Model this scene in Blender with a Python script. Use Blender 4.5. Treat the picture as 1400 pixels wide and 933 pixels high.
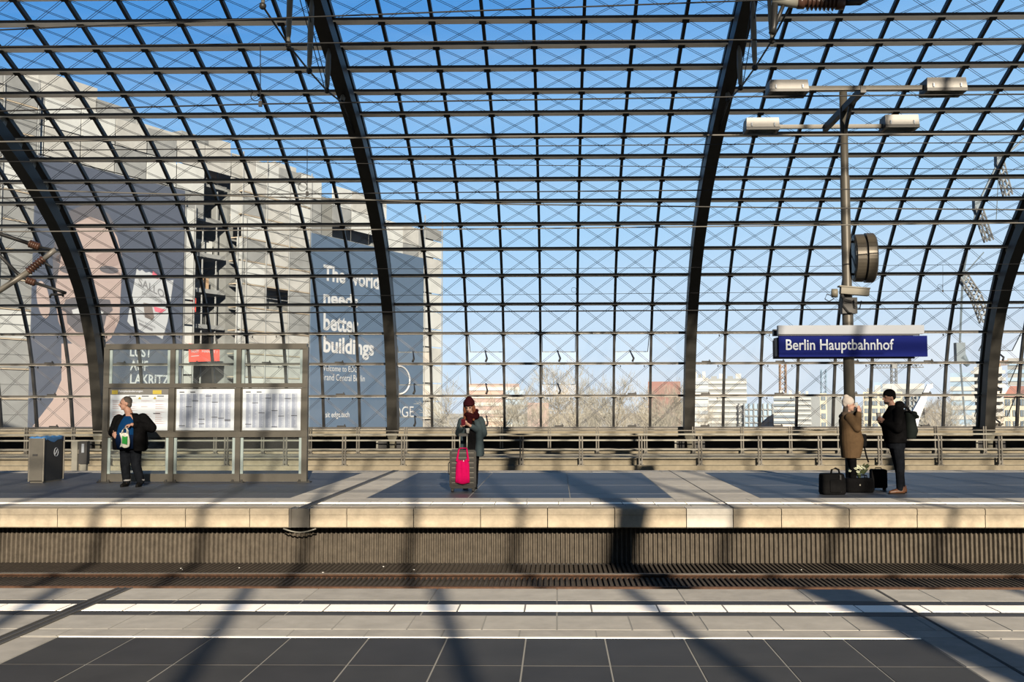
import bpy, bmesh, math, random
from mathutils import Vector, Matrix
random.seed(7)
PI = math.pi
S = bpy.context.scene
C = S.collection
for o in list(bpy.data.objects):
    bpy.data.objects.remove(o)

# ------------------------------------------------------------------ camera
F, CX, CY, H = 1400.0, 737.0, 466.5, 1.53
PITCH, YAW, ROLL = math.atan(88.5 / F), 0.0175, -0.0016
ROT = Matrix.Rotation(YAW, 3, 'Z') @ Matrix.Rotation(PI / 2 + PITCH, 3, 'X') @ Matrix.Rotation(ROLL, 3, 'Z')
cd = bpy.data.cameras.new('camera')
cam = bpy.data.objects.new('camera', cd)
C.objects.link(cam)
cam.matrix_world = Matrix.Translation((0, 0, H)) @ ROT.to_4x4()
cd.sensor_width = 36.0
cd.lens = F / 1400 * 36
cd.shift_x = (700 - CX) / 1400
cd.clip_end = 3000
S.camera = cam

# ------------------------------------------------------------------ world, sun, exposure
SUN_EL, SUN_AZ = math.radians(20.0), math.radians(12.0)
w = bpy.data.worlds.new('sky')
S.world = w
w.use_nodes = True
nt = w.node_tree
nt.nodes.clear()
out = nt.nodes.new('ShaderNodeOutputWorld')
bg = nt.nodes.new('ShaderNodeBackground')
tc = nt.nodes.new('ShaderNodeTexCoord')
sx = nt.nodes.new('ShaderNodeSeparateXYZ')
rp = nt.nodes.new('ShaderNodeValToRGB')
rp.color_ramp.interpolation = 'EASE'
el = rp.color_ramp.elements
SKY = [(0.0, (.92, .98, 1.04)), (.06, (.84, 1.0, 1.14)), (.18, (.56, .86, 1.14)), (.27, (.36, .68, 1.06)), (.40, (.11, .40, .88)), (1.0, (.03, .16, .52))]
while len(el) > 1:
    el.remove(el[-1])
el[0].position = 0.0
el[0].color = SKY[0][1] + (1,)
for p, c in SKY[1:]:
    e = el.new(p)
    e.color = c + (1,)
# faint streaks of high cirrus
mp = nt.nodes.new('ShaderNodeMapping')
mp.inputs['Scale'].default_value = (3, 3, 26)
nz = nt.nodes.new('ShaderNodeTexNoise')
nz.inputs['Scale'].default_value = 2.2
nz.inputs['Detail'].default_value = 5
cr = nt.nodes.new('ShaderNodeValToRGB')
cr.color_ramp.elements[0].position = .52
cr.color_ramp.elements[0].color = (0, 0, 0, 1)
cr.color_ramp.elements[1].position = .85
cr.color_ramp.elements[1].color = (.16, .16, .16, 1)
mx = nt.nodes.new('ShaderNodeMixRGB')
mx.inputs['Color2'].default_value = (.75, .88, 1.0, 1)
L = nt.links.new
L(tc.outputs['Generated'], sx.inputs[0])
az = nt.nodes.new('ShaderNodeMath')
az.operation = 'MULTIPLY_ADD'
az.inputs[1].default_value = -.13
L(sx.outputs['X'], az.inputs[0])
L(sx.outputs['Z'], az.inputs[2])
L(az.outputs[0], rp.inputs['Fac'])
L(tc.outputs['Generated'], mp.inputs['Vector'])
L(mp.outputs[0], nz.inputs['Vector'])
L(nz.outputs['Fac'], cr.inputs['Fac'])
L(cr.outputs['Color'], mx.inputs['Fac'])
L(rp.outputs['Color'], mx.inputs['Color1'])
L(mx.outputs['Color'], bg.inputs['Color'])
bg.inputs['Strength'].default_value = 1.0
L(bg.outputs[0], out.inputs['Surface'])

sl = bpy.data.lights.new('sun', 'SUN')
sl.energy = 38.0
sl.color = (1.0, .86, .68)
sl.angle = math.radians(.6)
sun = bpy.data.objects.new('sun', sl)
C.objects.link(sun)
tosun = Vector((math.sin(SUN_AZ) * math.cos(SUN_EL), -math.cos(SUN_AZ) * math.cos(SUN_EL), math.sin(SUN_EL)))
sun.rotation_euler = tosun.to_track_quat('Z', 'Y').to_euler()
sun.location = tosun * 60

vs = S.view_settings
vs.view_transform = 'Standard'
vs.look = 'None'
vs.exposure = 0.0
vs.gamma = 1.0
vs.use_curve_mapping = False
try:
    S.cycles.transparent_max_bounces = 24
except Exception:
    pass


# ------------------------------------------------------------------ helpers
def ray(px, py):
    return ROT @ Vector(((px - CX) / F, -(py - CY) / F, -1))


def at(px, py, Y):
    """point of the plane y = Y that the pixel looks at"""
    d = ray(px, py)
    k = Y / d.y
    return Vector((d.x * k, Y, H + d.z * k))


def gnd(px, py, z=0.0):
    d = ray(px, py)
    k = (z - H) / d.z
    return Vector((d.x * k, d.y * k, z))


def proj(p):
    v = ROT.transposed() @ (Vector(p) - Vector((0, 0, H)))
    return (CX + F * v.x / -v.z, CY - F * v.y / -v.z)


MATS = {}


def mat(name, col, rough=.6, metal=0., var=.0, scale=6., bump=0., spec=.18, stretch=(1, 1, 1), emit=None, col2=None):
    if name in MATS:
        return MATS[name]
    m = bpy.data.materials.new(name)
    m.use_nodes = True
    n = m.node_tree
    b = n.nodes['Principled BSDF']
    b.inputs['Base Color'].default_value = tuple(col) + (1,)
    b.inputs['Roughness'].default_value = rough
    b.inputs['Metallic'].default_value = metal
    b.inputs['Specular IOR Level'].default_value = spec
    if var or bump or col2:
        t = n.nodes.new('ShaderNodeTexCoord')
        mp = n.nodes.new('ShaderNodeMapping')
        mp.inputs['Scale'].default_value = stretch
        nz = n.nodes.new('ShaderNodeTexNoise')
        nz.inputs['Scale'].default_value = scale
        nz.inputs['Detail'].default_value = 6
        nz.inputs['Roughness'].default_value = .65
        g = n.nodes.new('ShaderNodeNewGeometry')
        n.links.new(g.outputs['Position'], mp.inputs['Vector'])
        n.links.new(mp.outputs[0], nz.inputs['Vector'])
        if var or col2:
            r = n.nodes.new('ShaderNodeValToRGB')
            r.color_ramp.elements[0].position = .3
            r.color_ramp.elements[1].position = .7
            a = [max(0, c * (1 - var)) for c in col]
            z = list(col2) if col2 else [c * (1 + var) for c in col]
            r.color_ramp.elements[0].color = a + [1]
            r.color_ramp.elements[1].color = z + [1]
            n.links.new(nz.outputs['Fac'], r.inputs['Fac'])
            n.links.new(r.outputs['Color'], b.inputs['Base Color'])
        if bump:
            bp = n.nodes.new('ShaderNodeBump')
            bp.inputs['Strength'].default_value = bump
            bp.inputs['Distance'].default_value = .02
            n.links.new(nz.outputs['Fac'], bp.inputs['Height'])
            n.links.new(bp.outputs[0], b.inputs['Normal'])
    if emit:
        b.inputs['Emission Color'].default_value = tuple(emit[:3]) + (1,)
        b.inputs['Emission Strength'].default_value = emit[3]
    MATS[name] = m
    return m


def glass_mat(name, tint, dust, gloss):
    """clear tinted sheet with a film of dust: transparent + a little diffuse/translucent + a fresnel reflection"""
    m = bpy.data.materials.new(name)
    m.use_nodes = True
    n = m.node_tree
    n.nodes.clear()
    o = n.nodes.new('ShaderNodeOutputMaterial')
    t = n.nodes.new('ShaderNodeBsdfTransparent')
    t.inputs['Color'].default_value = tuple(tint) + (1,)
    d = n.nodes.new('ShaderNodeBsdfDiffuse')
    d.inputs['Color'].default_value = (.62, .62, .60, 1)
    tr = n.nodes.new('ShaderNodeBsdfTranslucent')
    tr.inputs['Color'].default_value = (.62, .62, .60, 1)
    md = n.nodes.new('ShaderNodeMixShader')
    md.inputs[0].default_value = .5
    n.links.new(d.outputs[0], md.inputs[1])
    n.links.new(tr.outputs[0], md.inputs[2])
    g = n.nodes.new('ShaderNodeNewGeometry')
    nz = n.nodes.new('ShaderNodeTexNoise')
    nz.inputs['Scale'].default_value = .7
    nz.inputs['Detail'].default_value = 4
    n.links.new(g.outputs['Position'], nz.inputs['Vector'])
    mr = n.nodes.new('ShaderNodeMapRange')
    mr.inputs[1].default_value = .25
    mr.inputs[2].default_value = .75
    mr.inputs[3].default_value = dust * .55
    mr.inputs[4].default_value = dust * 1.45
    n.links.new(nz.outputs['Fac'], mr.inputs[0])
    m1 = n.nodes.new('ShaderNodeMixShader')
    n.links.new(mr.outputs[0], m1.inputs[0])
    n.links.new(t.outputs[0], m1.inputs[1])
    n.links.new(md.outputs[0], m1.inputs[2])
    gl = n.nodes.new('ShaderNodeBsdfGlossy')
    gl.inputs['Roughness'].default_value = .05
    lw = n.nodes.new('ShaderNodeLayerWeight')
    lw.inputs[0].default_value = gloss
    mm = n.nodes.new('ShaderNodeMath')
    mm.operation = 'MULTIPLY'
    mm.inputs[1].default_value = .25
    n.links.new(lw.outputs['Fresnel'], mm.inputs[0])
    m2 = n.nodes.new('ShaderNodeMixShader')
    n.links.new(mm.outputs[0], m2.inputs[0])
    n.links.new(m1.outputs[0], m2.inputs[1])
    n.links.new(gl.outputs[0], m2.inputs[2])
    n.links.new(m2.outputs[0], o.inputs['Surface'])
    MATS[name] = m
    return m


class MB:
    """mesh builder: collects shapes, build() links them as ONE mesh object"""

    def __init__(s):
        s.v, s.f = [], []

    def add(s, v, f):
        k = len(s.v)
        s.v += [tuple(p) for p in v]
        s.f += [tuple(i + k for i in q) for q in f]
        return s

    def frame(s, c, X, Y, Z, hx, hy, hz):
        c, X, Y, Z = Vector(c), Vector(X).normalized(), Vector(Y).normalized(), Vector(Z).normalized()
        v = [c + X * hx * a + Y * hy * b + Z * hz * d for d in (-1, 1) for b in (-1, 1) for a in (-1, 1)]
        return s.add(v, [(0, 2, 3, 1), (4, 5, 7, 6), (0, 1, 5, 4), (2, 6, 7, 3), (0, 4, 6, 2), (1, 3, 7, 5)])

    def box(s, a, b):
        c = [(a[i] + b[i]) / 2 for i in range(3)]
        return s.frame(c, (1, 0, 0), (0, 1, 0), (0, 0, 1), *[abs(b[i] - a[i]) / 2 for i in range(3)])

    def bar(s, p, q, w_, h_=None, up=(0, 0, 1)):
        p, q = Vector(p), Vector(q)
        d = (q - p)
        ln = d.length
        d.normalize()
        u = Vector(up)
        if abs(d.dot(u)) > .98:
            u = Vector((0, 1, 0))
        x = d.cross(u).normalized()
        z = x.cross(d)
        return s.frame((p + q) / 2, x, d, z, w_ / 2, ln / 2, (h_ or w_) / 2)

    def tube(s, pts, r, n=6, cap=True):
        pts = [Vector(p) for p in pts]
        rr = r if isinstance(r, (list, tuple)) else [r] * len(pts)
        rings = []
        ref = None
        for i, p in enumerate(pts):
            d = (pts[min(i + 1, len(pts) - 1)] - pts[max(i - 1, 0)])
            if d.length < 1e-9:
                d = Vector((0, 0, 1))
            d.normalize()
            if ref is None or abs(ref.dot(d)) > .95:
                ref = Vector((0, 0, 1)) if abs(d.z) < .9 else Vector((1, 0, 0))
            x = d.cross(ref).normalized()
            y = d.cross(x)
            ref = -y if False else ref
            rings.append([p + (x * math.cos(2 * PI * k / n) + y * math.sin(2 * PI * k / n)) * rr[i] for k in range(n)])
        v = [q for r_ in rings for q in r_]
        f = []
        for i in range(len(pts) - 1):
            for k in range(n):
                a, b = i * n + k, i * n + (k + 1) % n
                f.append((a, b, b + n, a + n))
        if cap:
            f.append(tuple(range(n))[::-1])
            f.append(tuple((len(pts) - 1) * n + k for k in range(n)))
        return s.add(v, f)

    def prism(s, poly, o, U, V, N, t):
        """polygon in (u, v) on plane origin o, thickness t along N"""
        o, U, V, N = Vector(o), Vector(U), Vector(V), Vector(N)
        n = len(poly)
        v = [o + U * a + V * b for a, b in poly] + [o + U * a + V * b + N * t for a, b in poly]
        f = [tuple(range(n))[::-1], tuple(range(n, 2 * n))] + [(i, (i + 1) % n, n + (i + 1) % n, n + i) for i in range(n)]
        return s.add(v, f)

    def lathe(s, prof, o=(0, 0, 0), A=(0, 0, 1), n=24):
        """prof: list of (radius, height) along axis A"""
        o, A = Vector(o), Vector(A).normalized()
        x = A.orthogonal().normalized()
        y = A.cross(x)
        v = [o + A * h + (x * math.cos(2 * PI * k / n) + y * math.sin(2 * PI * k / n)) * r for r, h in prof for k in range(n)]
        f = []
        for i in range(len(prof) - 1):
            for k in range(n):
                a, b = i * n + k, i * n + (k + 1) % n
                f.append((a, b, b + n, a + n))
        f.append(tuple(range(n))[::-1])
        f.append(tuple((len(prof) - 1) * n + k for k in range(n)))
        return s.add(v, f)

    def ell(s, c, r, n=12, m=8, R=None):
        c = Vector(c)
        R = R or Matrix.Identity(3)
        v, f = [], []
        v.append(c + R @ Vector((0, 0, r[2])))
        for i in range(1, m):
            a = PI * i / m
            for k in range(n):
                b = 2 * PI * k / n
                v.append(c + R @ Vector((r[0] * math.sin(a) * math.cos(b), r[1] * math.sin(a) * math.sin(b), r[2] * math.cos(a))))
        v.append(c + R @ Vector((0, 0, -r[2])))
        for k in range(n):
            f.append((0, 1 + k, 1 + (k + 1) % n))
            e = 1 + (m - 2) * n
            f.append((e + (k + 1) % n, e + k, len(v) - 1))
        for i in range(m - 2):
            for k in range(n):
                a, b = 1 + i * n + k, 1 + i * n + (k + 1) % n
                f.append((a, a + n, b + n, b))
        return s.add(v, f)

    def cap(s, p, q, r0, r1, n=12, sq=(1, 1), up=(0, 1, 0)):
        """tapered capsule; sq squashes the section along (side, up)"""
        p, q = Vector(p), Vector(q)
        d = q - p
        ln = max(d.length, 1e-6)
        d.normalize()
        u = Vector(up)
        if abs(d.dot(u)) > .95:
            u = Vector((0, 0, 1))
        x = d.cross(u).normalized()
        y = x.cross(d)
        prof = [(r0 * math.sin(a), -r0 * math.cos(a)) for a in (PI * .08, PI * .22, PI * .36)] + [(r0, 0), (r1, ln)]
        prof += [(r1 * math.cos(a), ln + r1 * math.sin(a)) for a in (PI * .14, PI * .28, PI * .42)]
        v, f = [], []
        for r, h in prof:
            for k in range(n):
                b = 2 * PI * k / n
                v.append(p + d * h + x * (r * sq[0] * math.cos(b)) + y * (r * sq[1] * math.sin(b)))
        for i in range(len(prof) - 1):
            for k in range(n):
                a, b = i * n + k, i * n + (k + 1) % n
                f.append((a, b, b + n, a + n))
        f.append(tuple(range(n))[::-1])
        f.append(tuple((len(prof) - 1) * n + k for k in range(n)))
        return s.add(v, f)

    def mesh(s, name):
        m = bpy.data.meshes.new(name)
        m.from_pydata(s.v, [], s.f)
        bm = bmesh.new()
        bm.from_mesh(m)
        bmesh.ops.recalc_face_normals(bm, faces=bm.faces)
        bm.to_mesh(m)
        bm.free()
        return m

    def build(s, name, m, parent=None, smooth=False, loc=None):
        me = s.mesh(name)
        return put(name, me, m, parent, smooth, loc)


def put(name, me, m, parent=None, smooth=False, loc=None):
    o = bpy.data.objects.new(name, me)
    C.objects.link(o)
    if m is not None and not me.materials:
        me.materials.append(m)
    if smooth:
        for p in me.polygons:
            p.use_smooth = True
    if parent:
        o.parent = parent
    if loc is not None:
        o.location = loc
    return o


def tag(o, label=None, cat=None, group=None, kind=None):
    if label:
        o['label'] = label
    if cat:
        o['category'] = cat
    if group:
        o['group'] = group
    if kind:
        o['kind'] = kind
    return o


def thing(name, label=None, cat=None, loc=(0, 0, 0), rz=0., group=None, kind=None):
    o = bpy.data.objects.new(name, None)
    C.objects.link(o)
    o.empty_display_size = .2
    o.location = loc
    o.rotation_euler = (0, 0, rz)
    return tag(o, label, cat, group, kind)


def text_mesh(name, txt, extr=.002, bold=0.):
    cu = bpy.data.curves.new(name, 'FONT')
    cu.body = txt
    cu.extrude = extr
    cu.offset = bold
    cu.resolution_u = 3
    o = bpy.data.objects.new(name, cu)
    C.objects.link(o)
    dg = bpy.context.evaluated_depsgraph_get()
    me = bpy.data.meshes.new_from_object(o.evaluated_get(dg))
    bpy.data.objects.remove(o)
    bpy.data.curves.remove(cu)
    return me


def text(name, txt, o, U, V, N, u0, u1, v0, v1, m, parent=None, bold=0., cap=None, extr=.004, shear=0.):
    """flat lettering fitted to a box on the plane (o; U, V); baseline v0, cap height v1"""
    me = text_mesh(name, txt, 0., bold)
    xs = [v.co.x for v in me.vertices]
    a, b = min(xs), max(xs)
    capH = .73
    o, U, V, N = Vector(o), Vector(U), Vector(V), Vector(N)
    for v in me.vertices:
        u = u0 + (v.co.x - a) / (b - a) * (u1 - u0)
        h = v0 + v.co.y / capH * (v1 - v0) + shear * (u - u0)
        v.co = o + U * u + V * h + N * extr
    return put(name, me, m, parent)


def remesh(mb, name, voxel, m, parent=None, smooth_it=4, loc=None):
    """fuse overlapping closed shapes into one continuous skin"""
    me = mb.mesh('tmp')
    o = bpy.data.objects.new('tmp', me)
    C.objects.link(o)
    r = o.modifiers.new('r', 'REMESH')
    r.mode = 'VOXEL'
    r.voxel_size = voxel
    if smooth_it:
        sm = o.modifiers.new('s', 'SMOOTH')
        sm.iterations = smooth_it
        sm.factor = .5
    dg = bpy.context.evaluated_depsgraph_get()
    out = bpy.data.meshes.new_from_object(o.evaluated_get(dg))
    bpy.data.objects.remove(o)
    bpy.data.meshes.remove(me)
    out.name = name
    return put(name, out, m, parent, True, loc)


# ------------------------------------------------------------------ materials
glass_mat('glass', (.865, .90, .935), .022, .12)          # two faces per pane; the dust also stands in for haze outside
glass_mat('vent_glass', (.90, .925, .95), .009, .12)
glass_mat('clear_glass', (.90, .95, .95), .02, .2)
mat('steel_dark', (0.00900, 0.00900, 0.00850), .45, .0, .25, 3)
mat('steel_arch', (0.01100, 0.01050, 0.00900), .45, .0, .2, 3)
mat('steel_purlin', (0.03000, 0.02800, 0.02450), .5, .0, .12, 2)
mat('purlin_bounce_soffit', (0.75000, 0.68750, 0.58750), .6, 0, .08, 2)  # light bounced off the platforms is put into this paler colour
mat('steel_mullion', (.015, .015, .015), .5, .0, .2, 3)
mat('cable', (.05, .05, .055), .4)
mat('steel_light', (0.10200, 0.09945, 0.08500), .4, .2, .1, 4)
mat('steel_rail', (.06, .056, .048), .4, .2, .15, 4)
mat('tile_light', (0.21560, 0.20680, 0.18480), .75, 0, .14, 5, .1, spec=.2)
mat('tile_light2', (0.19800, 0.18920, 0.16896), .75, 0, .16, 5, .1, spec=.2)
mat('tile_white', (.93, .88, .78), .8, 0, .05, 8, .1, spec=.1)
mat('tile_band', (0.03150, 0.03075, 0.03000), .6, 0, .15, 6, spec=.2)
mat('tile_dark', (0.02604, 0.02542, 0.02418), .6, 0, .16, 3, .05, spec=.2)
mat('tile_dark2', (0.02294, 0.02232, 0.02170), .6, 0, .16, 3, .05, spec=.2)
mat('tile_far', (.018, .021, .027), .5, 0, .14, 2, .03, spec=.38)
mat('tile_far2', (.015, .018, .024), .5, 0, .14, 2, .03, spec=.38)
mat('joint', (.15, .15, .14), .9)
mat('joint_dark', (.03, .03, .03), .9)
mat('cap_stone', (0.20237, 0.17346, 0.12803), .85, 0, .22, 5, .3)
mat('cap_stone_top', (.30, .275, .23), .8, 0, .15, 5, .2)
mat('cap_pale', (0.25375, 0.24150, 0.21350), .8, 0, .1, 9, .2)
mat('corrugated', (0.04250, 0.03570, 0.02720), .8, 0, .3, 9, .3)
mat('absorber', (0.02750, 0.02200, 0.01650), .9, 0, .3, 9, .3)
mat('rust', (.040, .020, .011), .8, 0, .35, 14, .3)
mat('rail_top', (.14, .13, .115), .35, .6)
mat('track_bed', (.035, .030, .024), .95, 0, .3, 8, .4)
mat('kerb', (0.10120, 0.08800, 0.06336), .85, 0, .18, 4, .2)
mat('walkway', (.095, .088, .068), .85, 0, .2, 4, .2)
mat('beam_olive', (.05, .047, .035), .7, 0, .15, 3)
mat('black', (.012, .012, .012), .6)
mat('ground', (.16, .15, .13), .95, 0, .3, .05)


# ------------------------------------------------------------------ the glass hall
D0 = 45.2
PW = 1.5955                        # panel width; an arch every eight panels
ARCH_X = (937 - 761.5) * D0 / F    # one arch foot, the others follow at 8 panels
PROF = [(45.2, .57), (44.94, 1.98), (44.62, 3.38), (44.19, 4.69), (43.61, 5.90), (42.87, 7.05), (42.03, 8.05), (41.12, 8.93), (40.17, 9.68),
        (39.20, 10.34), (38.16, 10.96), (37.13, 11.50), (36.01, 12.02), (34.91, 12.48), (33.79, 12.92), (32.72, 13.32), (31.58, 13.73), (30.45, 14.12)]
CROWN = 17.85
ang = math.radians(18.3)
while PROF[-1][0] > CROWN + .9:
    y, z = PROF[-1]
    PROF.append((y - 1.2 * math.cos(ang), z + 1.2 * math.sin(ang)))
    ang = max(0, ang - math.radians(1.75))
PROF.append((CROWN, PROF[-1][1] + .01))
NP = len(PROF)
SOUTH = [(2 * CROWN - y, z) for y, z in PROF][::-1]      # crown -> south foot


def normals(P, side):
    out = []
    for i in range(len(P)):
        a, b = P[max(i - 1, 0)], P[min(i + 1, len(P) - 1)]
        t = Vector((0, b[0] - a[0], b[1] - a[1])).normalized()
        out.append(Vector((0, -t.z, t.y)) if side < 0 else Vector((0, t.z, -t.y)))
    return out


# inward normals (towards the hall)
NN = [n if n.y <= 0 and True else -n for n in normals(PROF, 1)]
NN = [(-n if (n.y > 1e-6 or n.z > 0) else n) for n in NN]
NS = [(n if (n.y >= -1e-6 and n.z <= 0) else -n) for n in normals(SOUTH, 1)]


def strip(P, N, x, half, d0, d1, i0=0, i1=None):
    """curved bar following the profile at station x: width 2*half, from depth d0 to d1 inward of the glass"""
    P = P[i0:i1]
    N = N[i0:i1]
    v, f = [], []
    for (y, z), n in zip(P, N):
        p = Vector((x, y, z))
        for s_, d in ((-1, d0), (1, d0), (1, d1), (-1, d1)):
            q = p + n * d
            v.append((q.x + s_ * half, q.y, q.z))
    for i in range(len(P) - 1):
        for k in range(4):
            a, b = i * 4 + k, i * 4 + (k + 1) % 4
            f.append((a, b, b + 4, a + 4))
    f.append((0, 1, 2, 3))
    e = (len(P) - 1) * 4
    f.append((e + 3, e + 2, e + 1, e))
    return v, f


XL, XR = ARCH_X - 25 * PW, ARCH_X + 17 * PW        # extent of the wall
cols = [ARCH_X + k * PW for k in range(-25, 18)]
vault = thing('wall_back', None, None, (0, 0, 0), kind='structure')
vault['label'] = 'curved glass wall of dark steel grid with X bracing behind the far platform'
ROWS = 19                                              # purlin rows built singly (the rest is out of view)

# arches (with flange, brackets, struts and tension cable)
for k in (-3, -2, -1, 0, 1, 2):
    x = ARCH_X + k * 8 * PW
    mb = MB()
    mb.add(*strip(PROF, NN, x, .22, .60, 1.12))
    arch = mb.build('arch', MATS['steel_arch'], vault)
    m2 = MB()
    m2.add(*strip(PROF, NN, x, .15, -.02, .16))
    m2.build('outer_flange', MATS['steel_dark'], arch)
    mbr = MB()
    for i in range(1, NP - 1):
        p = Vector((x, *PROF[i]))
        mbr.frame(p + NN[i] * .38, (1, 0, 0), NN[i], Vector((1, 0, 0)).cross(NN[i]), .06, .24, .11)
    mbr.build('bracket', MATS['steel_light'], arch)
    # tie rods under the crown: pale struts and a dark cable
    nodes = []
    for i, dep in ((14, .9), (16, 2.0), (18, 2.9), (20, 3.6), (22, 4.0)):
        if i < NP:
            p = Vector((x, *PROF[i]))
            a = p + NN[i] * 1.12
            b = p + Vector((0, 0, -1)) * (dep + .45) + Vector((0, -.55, 0))
            nodes.append(b)
            ms = MB()
            mid = a.lerp(b, .15)
            ms.tube([a, mid, a.lerp(b, .5), a.lerp(b, .9), b], [.03, .075, .09, .07, .03], 8)
            ms.build('strut', MATS['steel_light'], arch, True)
            mn = MB()
            mn.ell(b, (.09, .09, .09), 8, 6)
            mn.build('node', MATS['steel_dark'], arch, True)
    if nodes:
        mc = MB()
        p0 = Vector((x, *PROF[12])) + NN[12] * 1.05
        mc.tube([p0] + nodes, .028, 6)
        mc.build('tie_cable', MATS['steel_dark'], arch, True)
        mc = MB()
        mc.tube([Vector((x - .25, *PROF[22])) + NN[22] * .5, nodes[1] + Vector((-.05, 0, 0))], .014, 5)
        mc.tube([Vector((x - .05, *PROF[22])) + NN[22] * .5, nodes[1] + Vector((.05, 0, 0))], .014, 5)
        mc.build('stay_rod', MATS['steel_dark'], arch)
    # foot: tapering shoe and dark bearings
    mf = MB()
    y0, z0 = PROF[0]
    mf.prism([(-.20, .0), (.20, 0), (.20, -.32), (.11, -.55), (.09, -1.1), (-.09, -1.1), (-.11, -.55), (-.20, -.32)], (x, y0 - 1.10, z0 - .06), (1, 0, 0), (0, 0, 1), (0, 1, 0), .4)
    mf.build('foot', MATS['beam_olive'], arch)

# mullions
for c, x in enumerate(cols):
    if (c - 25) % 8 == 0:
        continue
    mb = MB()
    mb.add(*strip(PROF, NN, x, .052, -.02, .13, 0, 26 if NP > 26 else None))
    mb.build('mullion', MATS['steel_mullion'], vault)

# purlins: one long bar per row
for i in range(0, NP - 1):
    y, z = PROF[i]
    n = NN[i]
    mb = MB()
    c = Vector(((XL + XR) / 2, y, z)) + n * .07
    mb.box((XL, c.y - .24, c.z - .045), (XR, c.y + .16, c.z + .045))
    pu = mb.build('purlin', MATS['steel_purlin'], vault)
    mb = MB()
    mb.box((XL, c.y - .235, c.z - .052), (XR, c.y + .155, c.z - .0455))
    mb.build('soffit', MATS['purlin_bounce_soffit'], pu)  # pale underside plate, coloured as if lit from below

# bright node bolts where mullions and purlins cross, joined (tiny)
mb = MB()
for i in range(1, ROWS):
    for c, x in enumerate(cols):
        if (c - 25) % 8 == 0:
            continue
        p = Vector((x, *PROF[i])) + NN[i] * .15
        t = Vector((1, 0, 0)).cross(NN[i])
        mb.frame(p, (1, 0, 0), NN[i], t, .11, .02, .075)
o = mb.build('clamp_plate', MATS['steel_dark'], vault)
o['kind'] = 'stuff'

# X bracing: two parallel cables along each diagonal
mb = MB()
for i in range(0, ROWS):
    for c in range(len(cols) - 1):
        x0, x1 = cols[c], cols[c + 1]
        off = NN[i] * .10
        off2 = NN[i + 1] * .10
        t = Vector((1, 0, 0)).cross(NN[i])
        for (a, b) in ((Vector((x0, *PROF[i])) + off, Vector((x1, *PROF[i + 1])) + off2), (Vector((x1, *PROF[i])) + off, Vector((x0, *PROF[i + 1])) + off2)):
            d = (b - a).normalized()
            sd = d.cross(NN[i]).normalized() * .032
            for s_ in (-1, 1):
                mb.tube([a + sd * s_, b + sd * s_], .0095, 3, False)
o = mb.build('bracing_cable', MATS['cable'], vault)
o['kind'] = 'stuff'

# panes
vis = []
for i in range(0, NP - 1):
    for c in range(len(cols) - 1):
        q = [proj((cols[c + a], *PROF[i + b])) for a, b in ((0, 0), (1, 0), (1, 1), (0, 1))]
        xs = [p[0] for p in q]
        ys = [p[1] for p in q]
        inside = max(xs) > 0 and min(xs) < 1400 and max(ys) > 0 and min(ys) < 933
        area = (min(max(xs), 1400) - max(min(xs), 0)) * (min(max(ys), 933) - max(min(ys), 0)) if inside else -1
        vis.append((area, i, c))
vis.sort(reverse=True)
single = set((i, c) for a, i, c in vis[:300] if a > 0)
# hinged vents: alternate columns of the three lowest rows
OPEN = {}


def is_vent(i, c):
    return i < 3 and (c - 25) % 8 in (0, 2, 4, 6) and True


def col_at(px):
    return max(k for k in range(len(cols)) if proj((cols[k], *PROF[1]))[0] <= px)


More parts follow.
